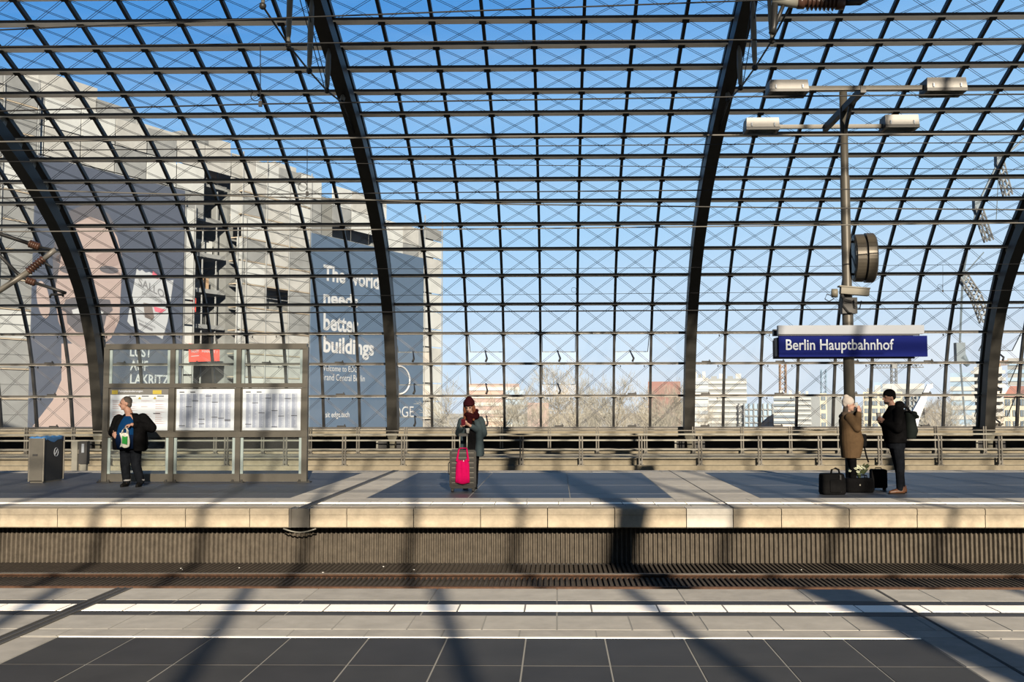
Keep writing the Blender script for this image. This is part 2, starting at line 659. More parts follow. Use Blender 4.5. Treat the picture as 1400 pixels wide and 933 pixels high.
for px, rows in ((660, (0, 1, 2)), (760, (1, 2)), (862, (2,)), (562, (0, 1, 2)), (1355, (0, 1, 2))):
    for r_ in rows:
        OPEN[(r_, col_at(px))] = 34
rowmesh = {}
restmb = MB()
for i in range(0, NP - 1):
    a, b = Vector((0, *PROF[i])), Vector((0, *PROF[i + 1]))
    n = (NN[i] + NN[i + 1]).normalized()
    for c in range(len(cols) - 1):
        key = (i, c)
        if key in OPEN:
            # bottom-hung casement swung outward about its top edge
            po = thing('vent', None, None, (cols[c], 0, 0))
            po.parent = vault
            d = (a - b)
            ln = d.length
            d.normalize()
            axis = Vector((1, 0, 0))
            dd = Matrix.Rotation(math.radians(-OPEN[key]), 3, axis) @ d
            if dd.y < d.y:
                dd = Matrix.Rotation(math.radians(OPEN[key]), 3, axis) @ d
            m_ = MB()
            e0 = b + dd * (ln - .10) + Vector((.07, 0, 0))
            s0 = b + dd * .06 + Vector((.07, 0, 0))
            nn2 = dd.cross(axis).normalized()
            m_.frame((e0 + s0) / 2 + Vector((PW / 2 - .07, 0, 0)), axis, dd, nn2, PW / 2 - .07, (e0 - s0).length / 2, .008)
            m_.build('pane', MATS['vent_glass'], po)
            m_ = MB()
            for s_ in (.07, PW - .07):
                m_.bar(b + dd * .06 + Vector((s_, 0, 0)), b + dd * (ln - .1) + Vector((s_, 0, 0)), .03, .03)
            m_.bar(b + dd * (ln - .1) + Vector((.06, 0, 0)), b + dd * (ln - .1) + Vector((PW - .06, 0, 0)), .03, .03)
            m_.build('vent_frame', MATS['steel_light'], po)
            m_ = MB()
            mid = a + Vector((PW / 2, 0, 0))
            tip = b + dd * (ln - .1) + Vector((PW / 2, 0, 0))
            m_.tube([mid + Vector((0, -.12, .06)), mid + Vector((.06, -.10, .2)), tip + Vector((-.07, -.05, .06)), tip], [.05, .045, .022, .022], 6)
            m_.build('actuator', MATS['black'], po, True)
            continue
        vent = is_vent(i, c)
        if key in single:
            mk = (i, vent)
            if mk not in rowmesh:
                m_ = MB()
                d = (b - a)
                m_.frame((a + b) / 2 + Vector((PW / 2, 0, 0)), (1, 0, 0), d, n, PW / 2 - .01, d.length / 2 - .01, .007)
                rowmesh[mk] = m_.mesh('pane')
            o = put('pane', rowmesh[mk], MATS['vent_glass' if vent else 'glass'], vault, loc=(cols[c], 0, 0))
            if vent:
                m_ = MB()
                p = a + Vector((PW / 2, 0, 0)) + n * .17 + Vector((0, 0, .10))
                m_.box(p - Vector((.19, .05, .035)), p + Vector((.19, .05, .035)))
                m_.box(p + Vector((.12, -.03, .03)), p + Vector((.16, .03, .09)))
                for s_ in (-.52, .52):
                    q = b + Vector((PW / 2 + s_, 0, -.12)) + n * .1
                    m_.box(q - Vector((.02, .02, .04)), q + Vector((.02, .02, .04)))
                ao = m_.build('actuator', MATS['black'], o)
            continue
        if i < 25:
            d = (b - a)
            restmb.frame((a + b) / 2 + Vector((cols[c] + PW / 2, 0, 0)), (1, 0, 0), d, n, PW / 2 - .01, d.length / 2 - .01, .007)
o = restmb.build('pane', MATS['glass'], vault)
o['kind'] = 'stuff'

# the other half of the vault, above and behind the camera: it filters the sunlight
ceil = thing('ceiling', None, None, (0, 0, 0), kind='structure')
ceil['label'] = 'glazed steel vault over the tracks and the near platform'
scols = [ARCH_X + k * PW for k in range(-16, 26)]
for k in (-2, -1, 0, 1, 2, 3):
    mb = MB()
    mb.add(*strip(SOUTH, NS, ARCH_X + k * 8 * PW, .20, .0, .6))
    mb.build('arch', MATS['steel_arch'], ceil)
for k in range(-16, 26):
    if k % 8:
        mb = MB()
        mb.add(*strip(SOUTH, NS, ARCH_X + k * PW, .05, -.02, .13))
        mb.build('mullion', MATS['steel_mullion'], ceil)
for i in range(len(SOUTH)):
    mb = MB()
    y, z = SOUTH[i]
    t = Vector((1, 0, 0)).cross(NS[i])
    mb.frame(Vector(((scols[0] + scols[-1]) / 2, y, z)) + NS[i] * .05, (1, 0, 0), NS[i], t, (scols[-1] - scols[0]) / 2, .05, .018)
    mb.build('purlin', MATS['steel_purlin'], ceil)
mb = MB()
for i in range(len(SOUTH) - 1):
    (y0, z0), (y1, z1) = SOUTH[i], SOUTH[i + 1]
    if (y0 + y1) / 2 > 13.3:
        continue
    k = len(mb.v)
    mb.add([(scols[0], y0, z0), (scols[-1], y0, z0), (scols[-1], y1, z1), (scols[0], y1, z1)], [(0, 1, 2, 3)])
glass_mat('roof_glass', (.46, .46, .46), .02, .1)
mb.build('glazing', MATS['roof_glass'], ceil)
mat('solar', (.012, .014, .025), .3)
mb = MB()
ALLP = [p for p in PROF if p[0] < 26.5][::1] + SOUTH[1:]
for i in range(len(ALLP) - 1):
    (y0, z0), (y1, z1) = ALLP[i], ALLP[i + 1]
    if (y0 + y1) / 2 < 13.3:
        break
    mb.add([(XL, y0, z0 + .05), (scols[-1], y0, z0 + .05), (scols[-1], y1, z1 + .05), (XL, y1, z1 + .05)], [(0, 1, 2, 3)])
mb.build('solar_panel', MATS['solar'], ceil)

# base of the glass wall: olive edge beam, dark void below, back wall
trim = thing('trim_1', kind='structure')
mb = MB()
mb.box((XL, D0 - .25, .42), (XR, D0 + .25, .55))
mb.build('sill', MATS['beam_olive'], trim)
mb = MB()
mb.box((XL, D0 - .30, .20), (XR, D0 + .2, .415))
mb.build('edge_beam', MATS['kerb'], trim)
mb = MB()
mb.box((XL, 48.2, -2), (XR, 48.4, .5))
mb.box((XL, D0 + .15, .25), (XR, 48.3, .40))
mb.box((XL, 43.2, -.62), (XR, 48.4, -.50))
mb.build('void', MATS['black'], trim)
for k in (-2, -1, 0, 1):      # dark bearings beside each arch foot
    x = ARCH_X + k * 8 * PW
    for s_ in (-.45, .42):
        mb = MB()
        mb.box((x + s_ - .22, D0 - 1.15, -.34), (x + s_ + .22, D0 - .6, .0))
        mb.build('bearing', MATS['black'], trim)
    mb = MB()
    mb.box((x - .66, D0 - 1.25, -.30), (x - .58, D0 - 1.16, .05))
    mb.build('bearing_bracket', MATS['steel_light'], trim)

# ------------------------------------------------------------------ far walkway with kerbs and two railings
WX0, WX1 = -34, 34
mb = MB()
mb.box((WX0, 34.75, -.60), (WX1, 43.2, -.45))
wk = mb.build('floor_walkway', MATS['walkway'])
tag(wk, None, None, None, 'structure')
mb = MB()
mb.box((WX0, 34.75, -.45), (WX1, 34.95, -.23))
tag(mb.build('trim_2', MATS['kerb']), kind='structure')
mb = MB()
mb.box((WX0, 34.35, -1.6), (WX1, 34.75, -.475))
tag(mb.build('trim_3', MATS['kerb']), kind='structure')
mb = MB()
mb.box((WX0, 42.6, -.45), (WX1, 42.9, -.30))
tag(mb.build('trim_4', MATS['kerb']), kind='structure')


def railing(label, Y, spacing, x0, rails, zb, zt, pw, m):
    r = thing('railing', label, 'railing', (0, Y, zb))
    for z, th, dp in rails:
        mb = MB()
        mb.box((WX0, -dp / 2, z - zb - th / 2), (WX1, dp / 2, z - zb + th / 2))
        mb.build('rail', m, r)
    x = x0 - math.ceil((x0 - WX0) / spacing) * spacing
    pm = MB()
    for s_ in (-1, 1):
        pm.box((s_ * .045 - .022, -.05, 0), (s_ * .045 + .022, .05, zt - zb))
    pm.box((-.11, -.09, 0), (.11, .09, .03))
    pm.box((-.05, -.03, .06), (.05, .03, .16))
    me = pm.mesh('post')
    while x < WX1:
        if -24 < x < 22 * Y / 34:
            put('post', me, MATS['steel_rail'], r, loc=(x, 0, 0))
        x += spacing
    return r


sp = 80.8 * 34.55 / F
railing('nearer pale steel railing with twin-bar posts beyond the far platform', 34.55, sp, (700 + 375 / 4 - 761.5) * 34.55 / F,
        [(.565, .055, .06), (.37, .05, .05), (.055, .035, .05), (-.115, .03, .04), (-.215, .025, .03)], -.475, .50, .1, MATS['steel_light'])
sp2 = 65.2 * 42.5 / F
railing('farther railing with dark-footed posts just below the glass wall', 42.4, sp2, (700 + 465 / 4 - 761.5) * 42.4 / F,
        [(.50, .04, .05), (.1, .03, .04), (-.25, .05, .05)], -.45, .66, .1, MATS['steel_rail'])

# ------------------------------------------------------------------ far platform
YE, YB = 15.36, 24.4
far = thing('floor_far_platform', kind='structure')
mb = MB()
mb.box((-30, YE + .30, -.30), (30, YB, -.003))
mb.box((-30, YE + .60, -1.2), (30, YB, -.29))
mb.build('platform_slab', MATS['joint'], far)


def tiles(parent, x0, x1, y0, y1, step, phase, m, m2=None, top=0., gap=.006, th=.03, name='tile', vx=None, jitter=.0):
    """a row of separate tiles; alike ones share their mesh"""
    mb = MB()
    h = gap / 2
    ch = .004
    a, b = (h, y0 + h), (step - h, y1 - h)
    v = [(a[0], a[1], -th), (b[0], a[1], -th), (b[0], b[1], -th), (a[0], b[1], -th),
         (a[0] + ch, a[1] + ch, 0), (b[0] - ch, a[1] + ch, 0), (b[0] - ch, b[1] - ch, 0), (a[0] + ch, b[1] - ch, 0)]
    mb.add(v, [(0, 1, 5, 4), (1, 2, 6, 5), (2, 3, 7, 6), (3, 0, 4, 7), (4, 5, 6, 7)])
    me = [mb.mesh(name), mb.mesh(name)]
    me[0].materials.append(m)
    me[1].materials.append(m2 or m)
    k = math.floor((x0 - phase) / step)
    while phase + k * step < x1:
        x = phase + k * step
        o = put(name, me[(k * 7 + int(y0 * 3)) % 3 == 1], None, parent, loc=(x, 0, top + (random.uniform(-.0008, .0008))))
        k += 1


XF0, XF1 = -15.5, 13.5
# light edge, dark band, white ribbed tactile line, light band
tiles(far, -12, 11, 15.70, 15.94, .5, .04, MATS['tile_light'], MATS['tile_light2'])
tiles(far, -12, 11, 15.94, 16.10, .5, .04, MATS['tile_band'])
tiles(far, -12, 11, 16.10, 16.42, .5, .02, MATS['tile_white'])
tiles(far, -12, 11, 16.42, 16.52, .5, .04, MATS['tile_band'])
tiles(far, -12, 11, 16.52, 17.12, .6, .1, MATS['tile_light'], MATS['tile_light2'])
# dark field of big slabs, crossed by two pale strips around expansion joints
JL, JR = (gnd(418, 694).x + gnd(505, 658).x) / 2, gnd(998, 692).x
strips = [(JL - .64, JL + .64), (JR - .72, JR + .72)]
ylines = [17.12, 17.95, 19.85, 21.5, 23.6]
for r_ in range(4):
    y0, y1 = ylines[r_], ylines[r_ + 1]
    segs = [(-13.5 - r_ * .8, strips[0][0]), (strips[0][1], strips[1][0]), (strips[1][1], 11.5 + r_)]
    for a, b in segs:
        n_ = max(1, round((b - a) / 1.6))
        tiles(far, a + .01, b - .01, y0, y1, (b - a) / n_, a, MATS['tile_far'], MATS['tile_far2'])
    for a, b in strips:
        tiles(far, a + .01, b - .01, y0, y1, (b - a) / 2, a, MATS['tile_light'], MATS['tile_light2'])
tiles(far, -15.5, 13.5, 23.6, 24.4, .8, 0, MATS['tile_light'], MATS['tile_light2'])
for x, w_ in ((JL, .11), (JR, .025)):
    mb = MB()
    mb.box((x - w_ / 2, YE + .02, -.2), (x + w_ / 2, YB, .006 if w_ > .05 else .003))
    mb.build('expansion_joint', MATS['tile_band'] if w_ > .05 else MATS['joint_dark'], far)
    if w_ > .05:
        for s_ in (-1, 1):
            mb = MB()
            mb.box((x + s_ * .055 - .008, YE + .02, -.02), (x + s_ * .055 + .008, YB, .012))
            mb.build('joint_profile', MATS['steel_rail'], far)

# cap stones along the edge: one block each, chamfered upper band
jl, jr = gnd(400, 694).x, gnd(428, 694).x
xr0, xr1 = gnd(936, 694).x, gnd(999, 694).x
edges = []
x = gnd(478, 694).x
st = 91 * 15.36 / F
cuts = [jr]
while x < xr0 - .2:
    if x > jr + .1:
        cuts.append(x)
    x += st
cuts += [xr0, xr1]
x = gnd(1064, 694).x
while x < 12:
    cuts.append(x)
    x += st
left = [jl]
x = gnd(347, 694).x
while x > -13:
    left.append(x)
    x -= 88 * 15.36 / F
left = left[::-1]
for arr in (left, cuts):
    for a, b in zip(arr[:-1], arr[1:]):
        mb = MB()
        g = .006
        sec = [(YE + .42, -.30), (YE + .02, -.285), (YE, -.27), (YE, -.092), (YE - .012, -.088), (YE - .012, -.02), (YE + .008, 0), (YE + .34, 0), (YE + .42, -.05)]
        n_ = len(sec)
        v = [(a + g, *s_) for s_ in sec] + [(b - g, *s_) for s_ in sec]
        f = [tuple(range(n_))[::-1], tuple(range(n_, 2 * n_))] + [(i, (i + 1) % n_, n_ + (i + 1) % n_, n_ + i) for i in range(n_)]
        mb.add(v, f)
        pale = abs(a - xr0) < 1e-6
        o = mb.build('cap_stone', MATS['cap_pale'] if pale else MATS['cap_stone'], far)
mb = MB()
mb.box((jl + .004, YE - .015, -.28), (jl + .035, YE + .3, .004))
mb.box((jr - .035, YE - .015, -.28), (jr - .004, YE + .3, .004))
mb.box((jl + .03, YE + .01, -.28), (jr - .03, YE + .3, -.002))
mb.build('joint_cover', MATS['steel_rail'], far)
mb = MB()     # drooping gutter strip beneath the joint
mb.tube([(jl - .09 + .5 * 0 + t * (jr - jl + .18), YE + .03, -.30 - .055 * math.sin(PI * t)) for t in [i / 8 for i in range(9)]], .012, 6)
mb.build('drip_strip', MATS['steel_light'], far, True)

# corrugated wall under the overhang
mb = MB()
YW = 15.36 + .37
pit = 6.25 * 15.7 / F
n_ = int(25 / pit)
v, f = [], []
for k in range(n_ * 4 + 1):
    x = -13.0 + k * pit / 4
    dy = (0, -.05, -.05, 0)[k % 4]
    v += [(x, YW + dy, -.30), (x, YW + dy, -.86)]
for k in range(n_ * 4):
    f.append((2 * k, 2 * k + 2, 2 * k + 3, 2 * k + 1))
mb.add(v, f)
wl = mb.build('wall_track_side', MATS['corrugated'])
tag(wl, 'ribbed brown corrugated wall below the far platform edge', None, None, 'structure')
mb = MB()
mb.box((-13, YW + .01, -1.2), (12.5, YW + .2, -.30))
mb.build('backing', MATS['black'], wl)

# track bed with ribbed absorber mats and rails
tb = thing('floor_track_bed', kind='structure')
mb = MB()
mb.box((-30, 8.9, -1.15), (30, 15.9, -.95))
mb.box((-30, 24.4, -1.6), (30, 34.6, -1.0))
mb.build('slab', MATS['track_bed'], tb)


def ribs(y0, y1, z, name='absorber_mat'):
    mb = MB()
    x = -13.0
    mb.box((-13, y0, -.98), (12.5, y1, z - .03))
    while x < 12:
        mb.box((x, y0, z - .035), (x + pit * .5, y1, z))
        x += pit
    o = mb.build(name, MATS['absorber'], tb)
    return o


R1, R2 = 13.80, 12.80
ribs(13.88, 15.62, -.835)
ribs(12.86, 13.74, -.742)
ribs(9.2, 12.45, -.87)


def rail(Y, zt, label):
    r = thing('rail', label, 'rail', (0, Y, zt - .16))
    sec = [(-.07, 0), (.07, 0), (.07, .012), (.012, .03), (.012, .115), (.035, .13), (.035, .155), (-.035, .155), (-.035, .13), (-.012, .115), (-.012, .03), (-.07, .012)]
    n_ = len(sec)
    mb = MB()
    v = [(-22, *s_) for s_ in sec] + [(22, *s_) for s_ in sec]
    mb.add(v, [tuple(range(n_))[::-1], tuple(range(n_, 2 * n_))] + [(i, (i + 1) % n_, n_ + (i + 1) % n_, n_ + i) for i in range(n_)])
    mb.build('rail_body', MATS['rust'], r)
    mb = MB()
    mb.box((-22, -.036, .153), (22, .036, .161))
    mb.build('running_surface', MATS['rail_top' if Y == R1 else 'rust'], r)


rail(R1, -.70, 'rusty steel rail with worn bright top nearer the corrugated wall')
rail(R2, -.70, 'rusty steel rail half hidden by the near platform edge')
mb = MB()
for k in range(70):
    x = random.uniform(-8, 8)
    y = random.choice([random.uniform(12.75, 13.6), random.uniform(14.1, 15.4)])
    s_ = random.uniform(.008, .022)
    mb.frame((x, y, -.845), (1, random.uniform(-1, 1), 0), (random.uniform(-1, 1), 1, 0), (0, 0, 1), s_, s_ * .7, .004)
mat('litter', (.5, .5, .48), .7)
o = mb.build('litter', MATS['litter'])
tag(o, 'scattered scraps of pale litter on the ribbed track mats', 'litter', None, 'stuff')

# ------------------------------------------------------------------ near platform
near = thing('floor', kind='structure')
NE = gnd(761, 805.5).y
mb = MB()
mb.box((-14, -9, -1.0), (14, NE - .02, -.003))
mb.build('platform_slab', MATS['joint'], near)
y = [gnd(761, p).y for p in (805.5, 821.5, 827, 836.5, 842.5, 861.5, 871.5, 873)]
XA, XB = -7.6, 7.4
jx = gnd(761, 850).x
tiles(near, XA, XB, y[1], y[0], 1.0, gnd(761.5, 812).x, MATS['tile_light'], MATS['tile_light2'], gap=.003)
tiles(near, XA, XB, y[2], y[1], 1.0, gnd(761.5, 812).x, MATS['tile_band'])
tiles(near, XA, XB, y[3], y[2], .503, gnd(808.5, 832).x, MATS['tile_white'])
tiles(near, XA, XB, y[4], y[3], 1.0, gnd(761.5, 812).x, MATS['tile_band'])
tiles(near, XA, XB, y[5], y[4], .515, gnd(761.3, 850).x, MATS['tile_light'], MATS['tile_light2'], gap=.003)
tiles(near, XA, XB, y[6], y[5], .515, gnd(710, 866).x, MATS['tile_light2'], MATS['tile_light'], gap=.003)
xa, xb = gnd(77.5, 872).x, gnd(1257.5, 872).x
tiles(near, xa, xb, y[7], y[6], xb - xa, xa, MATS['tile_white'], gap=0)
yy = y[7]
dp = .72
for r_ in range(7):
    tiles(near, xa + .02, xb - .02, yy - dp, yy, (xb - xa) / 11, xa, MATS['tile_dark'], MATS['tile_dark2'], gap=.0035)
    tiles(near, XA - .5, xa - .02, yy - dp, yy, dp, xa - 12 * dp, MATS['tile_light2'], MATS['tile_light'], gap=.003)
    tiles(near, xb + .01, XB + .5, yy - dp, yy, dp, xb, MATS['tile_light2'], MATS['tile_light'], gap=.003)
    yy -= dp
tiles(near, xa - .52, xa - .02, y[7], y[6], .5, xa - .5, MATS['tile_light'])
# side strips beyond the dark field at the white line
tiles(near, XA, xa - .03, y[7], y[6], .515, xa - 10 * .515, MATS['tile_light'], gap=.003)
tiles(near, xb + .02, XB, y[7], y[6], .515, xb, MATS['tile_light'], gap=.003)
JN1, JN2 = gnd(175, 803).x, gnd(1195, 805).x
mb = MB()
mb.box((JN1 - .05, 0, -.05), (JN1 + .05, NE, .003))
mb.build('expansion_joint', MATS['tile_band'], near)
for s_ in (-.058, 0, .058):
    mb = MB()
    mb.box((JN1 + s_ - .007, 0, -.02), (JN1 + s_ + .007, NE, .008))
    mb.build('joint_profile', MATS['steel_rail'], near)
mb = MB()
mb.box((JN2 - .012, 0, -.05), (JN2 + .012, NE, .0025))
mb.build('expansion_joint', MATS['joint_dark'], near)
mb = MB()
mb.box((-14, NE - .3, -.3), (14, NE, -.013))
mb.build('platform_edge', MATS['cap_stone'], near)

# ------------------------------------------------------------------ outside ground
mb = MB()
mb.add([(-900, 49, -10), (900, 49, -10), (900, 1500, -10), (-900, 1500, -10)], [(0, 1, 2, 3)])
tag(mb.build('floor_outside', MATS['ground']), kind='structure')
#@@PART2

# ------------------------------------------------------------------ overhead wires
mat('wire', (.006, .006, .006), .5)
mat('wire_pale', (0.06000, 0.05700, 0.05100), .5, .2)  # paler than the other wires: sunlight on the cables put into the colour
mat('insulator', (0.02700, 0.01350, 0.00900), .3)


def wire(label, Y, pts, r, m=None, name='overhead_wire'):
    """wire in the plane y = Y; pts are where it hangs across the view"""
    P = [at(px, py, Y) for px, py in pts]
    a, b = P[0], P[-1]
    P = [a + (a - P[1]) * .25] + P + [b + (b - P[-2]) * .25]
    o = MB().tube(P, r, 5).build(name, m or MATS['wire'], None, True)
    return tag(o, label, 'wire', 'overhead wires')


wire('topmost dark messenger wire sloping across the upper left of the roof', 10.7, [(0, 64), (350, 60), (700, 56), (1400, 53)], .008)
wire('dark wire rising to the right along the very top of the view', 9.6, [(0, 41), (350, 26), (700, 13), (1050, 0)], .008)
wire('dark contact wire crossing just under the upper pair of floodlights', 10.7, [(0, 152), (350, 142.5), (700, 137), (1050, 132), (1400, 129)], .009)
wire('bright sunlit cable running level with the lower pair of floodlights', 12.2, [(0, 194), (350, 190), (700, 186.5), (1050, 184.5), (1400, 183)], .011, MATS['wire_pale'])
wire('thin dark messenger wire just below the bright sunlit cable', 14.3, [(0, 206), (350, 203.5), (700, 200), (1050, 197), (1400, 195)], .008)
wire('faint wire second below the bright sunlit cable', 14.9, [(0, 221), (350, 222), (700, 226), (1050, 229), (1400, 232)], .006)
wire('pale sagging cable above the wrapped buildings', 16.6, [(0, 259), (350, 269), (700, 279.5), (1050, 284), (1400, 287)], .012, MATS['wire_pale'])
wire('dark contact wire just above the pale sagging cable', 14.3, [(0, 271), (350, 266), (700, 262.5), (1050, 259.5), (1400, 258)], .009)
wire('level pale feeder cable passing behind the station clock top', 18.5, [(0, 317), (350, 315), (700, 313), (1050, 309), (1400, 305)], .012, MATS['wire_pale'])
wire('very thin far messenger wire level with the station clock', 28.4, [(0, 367), (350, 367.5), (700, 368), (1050, 365), (1400, 361)], .007)
wire('very thin far contact wire level with the surveillance camera', 28.4, [(0, 408), (350, 405.5), (700, 403), (1050, 400), (1400, 397)], .007)
wire('thick dark far cable just above the white light box of the sign', 33.0, [(0, 431), (350, 428), (700, 426), (1050, 424), (1400, 421)], .022)


def dropper(label, Y, px, py0, py1, loop):
    d = thing('dropper', label, 'wire', at(px, py1, Y), group='droppers between overhead wires')
    a = at(px, py0, Y) - d.location
    MB().tube([a, (0, 0, 0)], .005, 4).build('hanger', MATS['wire'], d)
    MB().box((-.018, -.012, -.03), (.018, .012, .03)).build('clamp', MATS['wire'], d)
    k = loop * abs(a.z)
    pts = [(k * (math.cos(t) - 1) * .5, 0, k * math.sin(t) * .5 + k * .8) for t in [i * PI / 5 for i in range(11)]]
    MB().tube(pts, .005, 4, False).build('loop', MATS['wire'], d)


dropper('short hanger wire with a small loop left of the second arch', 10.7, 356, 60, 142, .16)
dropper('short hanger wire with a small loop over the wrapped building roof', 14.3, 420, 204, 265, .2)
dropper('short thin hanger wire in the clear sky between the middle arches', 28.4, 788, 368, 402, .2)
dropper('short thin hanger wire right of the surveillance camera', 28.4, 1289, 363, 398, .2)

# cantilever arm that carries the far contact wire, entering from the left
Yc = 28.4
cl = thing('cantilever_arm', 'dark catenary support arm with insulators reaching in from the left edge', 'support arm', at(-30, 420, Yc))
o0 = cl.location


def tube_px(name, pts, r, m, parent=None, Y=Yc, sm=True):
    return MB().tube([at(a, b, Y) - o0 for a, b in pts], r, 8).build(name, m, parent or cl, sm)


tube_px('top_tube', [(-30, 315), (0, 320), (40, 333)], .055, MATS['steel_dark'])
i1 = MB()
a, b = at(40, 333, Yc) - o0, at(54, 338, Yc) - o0
for k in range(5):
    p = a.lerp(b, (k + .5) / 5)
    i1.tube([p, p + (b - a) * .12], [.12, .085], 10)
i1.build('insulator', MATS['insulator'], cl, True)
tube_px('clevis', [(54, 338), (72, 341), (76, 340)], .03, MATS['steel_dark'])
tube_px('diagonal_tube', [(-30, 412), (0, 397), (40, 371)], .085, MATS['steel_rail'])
i1 = MB()
a, b = at(38, 372, Yc) - o0, at(60, 354, Yc) - o0
for k in range(7):
    p = a.lerp(b, (k + .5) / 7)
    i1.tube([p, p + (b - a) * .09], [.13, .09], 10)
i1.build('insulator', MATS['insulator'], cl, True)
tube_px('diagonal_end', [(58, 356), (76, 341)], .075, MATS['wire_pale'])
tube_px('registration_tube', [(-30, 330), (0, 350), (24, 374), (38, 383)], .05, MATS['steel_dark'])
i1 = MB()
a, b = at(36, 383, Yc) - o0, at(48, 387, Yc) - o0
for k in range(4):
    p = a.lerp(b, (k + .5) / 4)
    i1.tube([p, p + (b - a) * .15], [.11, .08], 10)
i1.build('insulator', MATS['insulator'], cl, True)
tube_px('registration_end', [(48, 387), (70, 394), (90, 401)], .045, MATS['steel_dark'])
tube_px('steady_arm', [(86, 401), (86, 406), (85, 403), (70, 403), (68, 407)], .035, MATS['steel_dark'])
tube_px('stay_wire', [(52, 355), (64, 361), (71, 366)], .03, MATS['steel_dark'])

# ribbed insulator hanging at the top edge, right of the second arch
Yi = 10.2
ins = thing('wire_insulator', 'brown ribbed insulator with metal end fittings at the top edge of the view', 'insulator', at(1105, 3, Yi))
o0 = ins.location
a, b = at(1056, -1, Yi) - o0, at(1092, 4, Yi) - o0
MB().tube([a, b], .055, 10).build('end_fitting', MATS['steel_light'], ins, True)
a, b = at(1090, 3, Yi) - o0, at(1154, 4, Yi) - o0
mb = MB()
mb.tube([a, b], .05, 10)
mb.tube([a, a.lerp(b, .15)], .068, 10)
mb.tube([a.lerp(b, .82), b], .07, 10)
for k in range(7):
    p = a.lerp(b, .2 + .62 * k / 7)
    mb.tube([p, p + (b - a) * .035], [.062, .085], 12)
mb.build('ribbed_body', MATS['insulator'], ins, True)
MB().tube([at(1154, 4, Yi) - o0, at(1175, 3, Yi) - o0, at(1195, -6, Yi) - o0], [.03, .035, .015], 8).build('end_clamp', MATS['steel_dark'], ins, True)
MB().tube([at(1056, -2, Yi) - o0, at(1056, -40, Yi) - o0], .03, 8).build('hanger', MATS['steel_dark'], ins, True)
mb = MB()
mb.tube([at(1060, 5, Yi) - o0, at(1058, 37, Yi) - o0, at(1056, 46, Yi) - o0], [.03, .03, .04], 8)
mb.tube([at(1073, 2, Yi) - o0, at(1058, 40, Yi) - o0], .02, 8)
mb.build('yoke', MATS['steel_dark'], ins, True)

# ------------------------------------------------------------------ station sign post with floodlights, clock and camera
mat('pole_paint', (.036, .033, .027), .45, .2, .1, 3)
mat('sign_blue', (.0008, .0032, .046), .6, spec=.03)
mat('sign_dark', (.012, .014, .020), .4)
mat('white_paint', (.105, .116, .132), .35, 0, .04, 3)
mat('letter_white', (.215, .235, .265), .6, spec=.2)
mat('lamp_box', (0.06240, 0.05928, 0.05304), .45, .15, .12, 5, 0, .5, (1, 1, .2))
mat('camera_cream', (.085, .078, .06), .5)
mat('clock_body', (.040, .035, .027), .4, .3, .1, 4)
PY = 20.0
PX = at(1160, 480, PY).x
g = thing('sign_post', 'tall grey steel post on the far platform carrying sign and floodlights', 'post', (PX, PY, 0))
ztop = at(1157, 126, PY).z
MB().tube([(0, 0, 0), (0, 0, 3.4), (0, 0, 3.45), (0, 0, 6.0), (0, 0, 6.05), (0, 0, ztop)], [.105, .105, .092, .092, .075, .075], 20).build('pole', MATS['pole_paint'], g, True)
MB().lathe([(.2, 0), (.2, .02), (.13, .03), (.12, .10)], n=20).build('base_plate', MATS['pole_paint'], g)
zarm = at(1200, 120.5, PY - 1.27).z - .03
ynr, yfr = -1.27, 1.35
mb = MB()
mb.bar((0, ynr - .05, zarm), (0, yfr + .05, zarm), .10, .13)
mb.bar((0, -.5, zarm - .05), (0, 0, zarm - .55), .06, .06)
mb.build('cross_beam', MATS['steel_dark'], g)
for yy in (ynr, yfr):
    mb = MB()
    xx = (1100, 1264) if yy < 0 else (1061, 1208)
    mb.bar((at(xx[0], 120, PY + yy).x - PX, yy, zarm + .03), (at(xx[1], 120, PY + yy).x - PX, yy, zarm + .03), .07, .08)
    mb.build('lamp_arm', MATS['pole_paint'], g)

lampspec = [((1049, 1102), (113, 130), ynr, 'upper left floodlight box, sunlit, on the sign post arm'), ((1262, 1316), (110, 129), ynr, 'upper right floodlight box on the sign post arm'),
            ((1018, 1063), (164, 181), yfr, 'lower left floodlight box on the sign post arm'), ((1206, 1252), (160, 178), yfr, 'lower right floodlight box on the sign post arm')]
for (xa_, xb_), (ya_, yb_), yy, lab in lampspec:
    Yl = PY + yy
    a, b = at(xa_, yb_, Yl), at(xb_, ya_, Yl)
    c = (a + b) / 2
    fl = thing('floodlight', lab, 'lamp', c, group='floodlights on the sign post')
    wx, hz = (b.x - a.x) / 2, (b.z - a.z) / 2
    mb = MB()
    top = [(-wx * .96, -.19, hz), (wx * .96, -.19, hz), (wx * .96, .19, hz), (-wx * .96, .19, hz)]
    bot = [(-wx, -.22, -hz * .55), (wx, -.22, -hz * .55), (wx, .22, -hz * .55), (-wx, .22, -hz * .55)]
    mb.add(top + bot, [(0, 1, 2, 3), (4, 7, 6, 5), (0, 4, 5, 1), (1, 5, 6, 2), (2, 6, 7, 3), (3, 7, 4, 0)])
    mb.build('housing', MATS['lamp_box'], fl)
    mb = MB()
    mb.box((-wx * 1.0, -.225, -hz), (wx * 1.0, .225, -hz * .55))
    mb.build('bottom_frame', MATS['steel_dark'], fl)
    mb = MB()
    mb.box((-wx * .8, -.17, -hz - .008), (wx * .8, .17, -hz))
    mb.build('lens', MATS['clear_glass'], fl)
    for s_ in (-.68, .68):
        mb = MB()
        mb.box((wx * s_ - .012, -.24, -hz * .45), (wx * s_ + .012, -.20, hz * .1))
        mb.build('latch', MATS['letter_white'], fl)

